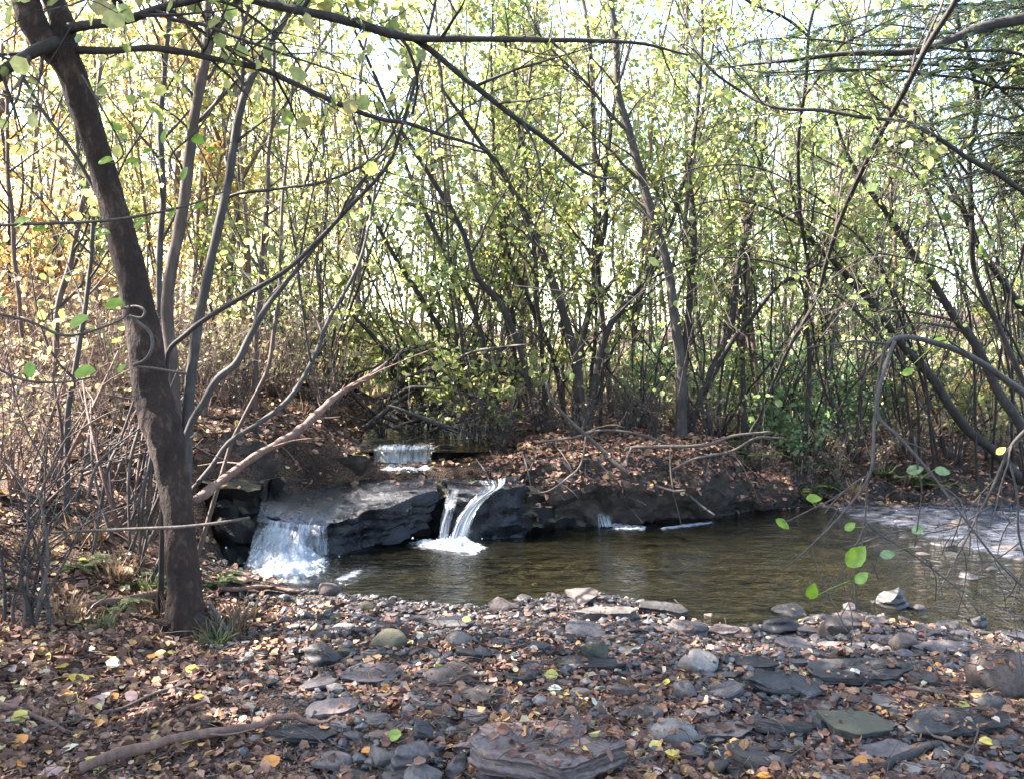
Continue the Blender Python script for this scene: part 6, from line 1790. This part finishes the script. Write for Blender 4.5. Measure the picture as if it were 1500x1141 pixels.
# bare drooping branch of the right foreground
tree('drooping_branch', 'bare dead branch bent over and hanging down at the right foreground', 'branch', [
    [(1600, 680, 14, 3.6), (1540, 610, 14, 3.5), (1500, 572, 14, 3.4), (1445, 532, 13, 3.3), (1392, 506, 12, 3.2), (1335, 495, 11, 3.15), (1305, 500, 10, 3.1), (1288, 525, 8, 3.1), (1278, 600, 6, 3.1), (1272, 660, 6, 3.05), (1262, 705, 5, 3.0), (1225, 765, 4, 2.95), (1180, 810, 3, 2.9), (1145, 840, 2, 2.9)],
    [(1310, 500, 8, 3.1), (1298, 540, 7, 3.08), (1290, 605, 7, 3.05), (1325, 645, 6, 3.0), (1370, 700, 5, 2.95), (1420, 765, 4, 2.9), (1470, 830, 4, 2.85), (1520, 880, 3, 2.8)],
    [(1272, 690, 4, 3.03), (1268, 760, 4, 3.0), (1245, 810, 3, 2.98), (1215, 870, 2, 2.95)],
    [(1268, 765, 4, 3.0), (1310, 795, 3, 3.0), (1370, 830, 3, 3.0), (1440, 870, 2, 2.95)]],
    M['bark_grey'], None, roots=(), cr=C(n1=4, l1=(.08, .3), n2=2, l2=(.05, .15), nl=0, size=(.04, .05), t0=.35, droop=.4, up=-.2), seed=80, sides=8, rough=.15)
tree('drooping_branch', 'thin forked twig hanging in front of the riffle at the right edge', 'branch', [
    [(1580, 560, 6, 3.2), (1500, 640, 6, 3.2), (1460, 720, 5, 3.2), (1420, 800, 4, 3.2), (1380, 870, 2, 3.2)],
    [(1480, 680, 4, 3.2), (1490, 780, 4, 3.2), (1520, 860, 3, 3.2)],
    [(1450, 740, 4, 3.2), (1400, 770, 3, 3.2), (1350, 780, 2, 3.2)]],
    M['bark_grey'], None, roots=(), cr=C(n1=4, l1=(.08, .3), n2=2, l2=(.05, .15), nl=0, size=(.04, .05), t0=.2, droop=.4, up=-.2), seed=81, sides=6)

# leafy twigs close to the camera
def leafy_twig(label, poly, d, lv, mat='leaf_near', seed=0, r=1.0):
    pts, rr = stem_pts(poly, d, d, 24)
    e = empty('leafy_twig', pts[0], label, 'twig', 'leafy twigs near the camera')
    mb = MB(); tube(mb, pts, rr, 5, 0, .1, seed); mb.obj('stem', M['twig'], e)
    rng = np.random.default_rng(seed)
    for px, py, w_, a in lv:
        c = P(px, py, d); i = int(np.argmin(np.linalg.norm(pts - c, axis=1))); s = w_ / FPX * d
        ax = np.array([math.cos(a), -.25, math.sin(a)]); ax = unit(ax)
        nrm = unit(np.array([rng.normal(0, .3), -1.0, .75])); nrm = unit(nrm - ax * (nrm @ ax)); side = np.cross(ax, nrm)
        t = np.array([[0, 0, 0], [.2, .12, .03], [.34, .35, .05], [.31, .65, .05], [.14, .9, .01], [0, 1.03, -.03], [-.14, .9, .01], [-.31, .65, .05], [-.34, .35, .05], [-.2, .12, .03], [0, .5, -.015]])
        b = c - ax * s / 2
        V = b + s * (t[:, :1] * side + t[:, 1:2] * ax + t[:, 2:] * nrm)
        mb = MB(); mb.add(V, None, [[k, (k + 1) % 10, 10] for k in range(10)])
        tube(mb, np.array([pts[i], (pts[i] + b) / 2 + [0, 0, .004], b]), [.0016, .0013, .001], 4, 0, cap=False)
        mb.obj('leaf', M[mat], e)
leafy_twig('leafy twig with three big green leaves before the left trunk', [(-40, 452, 4), (40, 470, 4), (100, 492, 4), (175, 470, 3), (190, 448, 2)], 2.5, [(115, 471, 36, .35), (167, 446, 32, .05), (178, 540, 18, .6)], seed=1)
leafy_twig('leafy twig with two rounded green leaves low at the left edge', [(-40, 520, 4), (30, 555, 4), (90, 560, 3), (140, 552, 2)], 2.4, [(44, 542, 25, -1.3), (124, 545, 36, .1), (2, 440, 18, .2)], seed=2)
leafy_twig('level leafy twig crossing the thick trunk at mid height', [(-40, 332, 4), (60, 328, 5), (140, 325, 5), (210, 316, 4), (280, 300, 3), (330, 280, 2)], 3.4, [(150, 342, 26, .0), (205, 328, 24, .4), (30, 326, 30, .3), (252, 312, 22, .9), (292, 302, 20, .4), (58, 335, 22, -.2)], seed=3)
leafy_twig('leafy twig trailing past the upper right side of the thick trunk', [(120, 110, 3), (150, 160, 3), (180, 220, 3), (170, 240, 2)], 3.5, [(150, 122, 20, .5), (172, 187, 18, -.5), (155, 236, 26, .1), (194, 236, 22, -.2), (186, 104, 22, .2)], seed=4)
leafy_twig('leafy twig before the grey stem clump at the upper left', [(330, 130, 3), (290, 190, 3), (250, 230, 3), (262, 270, 2)], 3.7, [(240, 201, 20, 1.2), (290, 205, 24, -.6), (270, 255, 22, 1.0), (310, 220, 20, .0), (216, 222, 18, .2)], seed=5)
leafy_twig('hanging twig with one round bright leaf over the pool', [(1262, 700, 2), (1220, 730, 2), (1190, 745, 2), (1152, 764, 2)], 2.7, [(1146, 767, 23, -.6), (1192, 730, 22, .0)], seed=6)
leafy_twig('hanging twig with a large curled green leaf over the pool', [(1268, 740, 2), (1268, 770, 2), (1262, 800, 2), (1245, 850, 1)], 2.8, [(1254, 815, 40, 1.0), (1245, 771, 18, .7), (1262, 846, 24, .8), (1190, 866, 26, 1.4)], mat='leaf_near', seed=7)
leafy_twig('twig with pale green leaves before the riffle at the right', [(1340, 640, 3), (1345, 690, 3), (1350, 720, 2), (1340, 800, 2)], 3.0, [(1340, 688, 24, .3), (1380, 690, 22, -.2), (1300, 812, 22, .2), (1345, 775, 20, .6)], mat='herb', seed=8)
leafy_twig('twig with a single yellow leaf before the right slanting trunk', [(1500, 640, 2), (1480, 655, 2), (1466, 660, 1)], 3.2, [(1466, 660, 16, .8)], mat='fall_yellow', seed=9)
leafy_twig('twig with green leaves below the bent dead branch at right', [(1420, 520, 3), (1390, 500, 3), (1376, 500, 2)], 3.2, [(1377, 501, 22, .1), (1330, 545, 18, .6)], seed=10)

# ------------------------------------------------------------------ far woods (one mass beyond the thicket)
def far_woods():
    rng = np.random.default_rng(808)
    for mat, n, x0, x1, lab in (('leaf_yellow', 34000, -42, -4, 'sunlit yellow woods far behind the left thicket'), ('leaf_yg', 34000, -14, 22, 'pale green woods far behind the middle'), ('leaf_green', 30000, 10, 44, 'green woods far behind the right side')):
        mb = MB()
        nt_ = 60
        ctr = []
        for k in range(nt_):
            x, y = rng.uniform(x0, x1), rng.uniform(33, 52); g = gz(x, y); h = rng.uniform(7, 13)
            q = np.array([[x, y, g - .2], [x + rng.normal(0, .3), y, g + h * .5], [x + rng.normal(0, .8), y, g + h]])
            tube(mb, catmull(q, 7), np.linspace(rng.uniform(.05, .11), .02, 7), 5, 0)
            ctr.append((x, y, g, h))
        c = np.array(ctr)[rng.integers(nt_, size=n)]
        t = rng.random(n) ** .8
        pos = np.stack([c[:, 0] + rng.normal(0, 1.1, n), c[:, 1] + rng.normal(0, 1.0, n), c[:, 2] + .6 + t * c[:, 3]], -1)
        leaves(mb, pos, rng.normal(size=(n, 3)), rng.uniform(.1, .2, n), 1, LEAF_ROUND, rng=rng, flat=.4)
        tag(mb.obj('far_woods', [M['bark_pink'], M[mat]]), lab, 'woods', kind='stuff')
far_woods()

def undergrowth():
    rng = np.random.default_rng(818)
    for mat, n, lab in (('herb', 16000, 'low green weeds covering the sunlit ground behind the thicket'), ('straw_far', 14000, 'pale dry grass covering the sunlit ground behind the thicket')):
        y = rng.uniform(11, 33, n); x = rng.uniform(-1, 1, n) * (y * .72)
        k = (np.sin(x * .7 + 2 * np.sin(y * .5)) > 0) == (mat == 'herb')
        keep = k | (rng.random(n) < .3); x, y = x[keep], y[keep]; m = len(x)
        pos = np.stack([x, y, ground(x, y) + rng.uniform(0, .35, m) * (mat == 'herb')], -1)
        mb = MB()
        if mat == 'herb':
            leaves(mb, pos, rng.normal(size=(m, 3)) + [0, 0, .3], rng.uniform(.06, .13, m), 0, LEAF, rng=rng, flat=.6)
        else:
            leaves(mb, pos, rng.normal(0, .4, size=(m, 3)) + [0, 0, 1], rng.uniform(.25, .6, m), 0, BLADE * [2.2, 1, 1], BLADE_Q, rng, .2)
        tag(mb.obj('undergrowth', M[mat]), lab, 'undergrowth', kind='stuff')
undergrowth()

settle_labels()

# ------------------------------------------------------------------ light, sky, camera
SUN_EL, SUN_AZ = 47.0, -80.0       # azimuth measured from +Y towards +X
w = bpy.data.worlds.new('World'); sc.world = w; w.use_nodes = True
nt = w.node_tree
bg = nt.nodes['Background']
sky = nt.nodes.new('ShaderNodeTexSky'); sky.sky_type = 'NISHITA'; sky.sun_disc = False
sky.sun_elevation = R(SUN_EL); sky.sun_rotation = R(SUN_AZ); sky.air_density = 1.0; sky.dust_density = 2.0; sky.altitude = 200
nt.links.new(sky.outputs[0], bg.inputs[0]); bg.inputs[1].default_value = .115
sd = np.array([math.sin(R(SUN_AZ)) * math.cos(R(SUN_EL)), math.cos(R(SUN_AZ)) * math.cos(R(SUN_EL)), math.sin(R(SUN_EL))])
l = bpy.data.lights.new('sun', 'SUN'); l.energy = 5.0; l.angle = R(.53); l.color = (1.0, .91, .82)
lo = bpy.data.objects.new('sun', l); COL.objects.link(lo)
lo.rotation_euler = Vector(sd).to_track_quat('Z', 'Y').to_euler(); lo.location = Vector(sd * 30)

cam = bpy.data.cameras.new('camera'); co = bpy.data.objects.new('camera', cam); COL.objects.link(co)
co.location = (0, 0, CAMZ); co.rotation_euler = (math.pi / 2 - PITCH, 0, 0)
cam.sensor_fit = 'HORIZONTAL'; cam.angle = 2 * math.atan(750 / FPX); cam.clip_start = .05; cam.clip_end = 800
sc.camera = co
sc.view_settings.view_transform = 'Standard'; sc.view_settings.look = 'None'
sc.view_settings.exposure = 3.25; sc.view_settings.gamma = 1.0
cy = sc.cycles
cy.max_bounces = 7; cy.diffuse_bounces = 4; cy.glossy_bounces = 3; cy.transmission_bounces = 5; cy.transparent_max_bounces = 12
cy.caustics_reflective = False; cy.caustics_refractive = False; cy.sample_clamp_indirect = 6.0
cy.use_denoising = True
try:
    cy.denoiser = 'OPENIMAGEDENOISE'; cy.denoising_input_passes = 'RGB_ALBEDO_NORMAL'; cy.denoising_prefilter = 'ACCURATE'
except Exception:
    pass
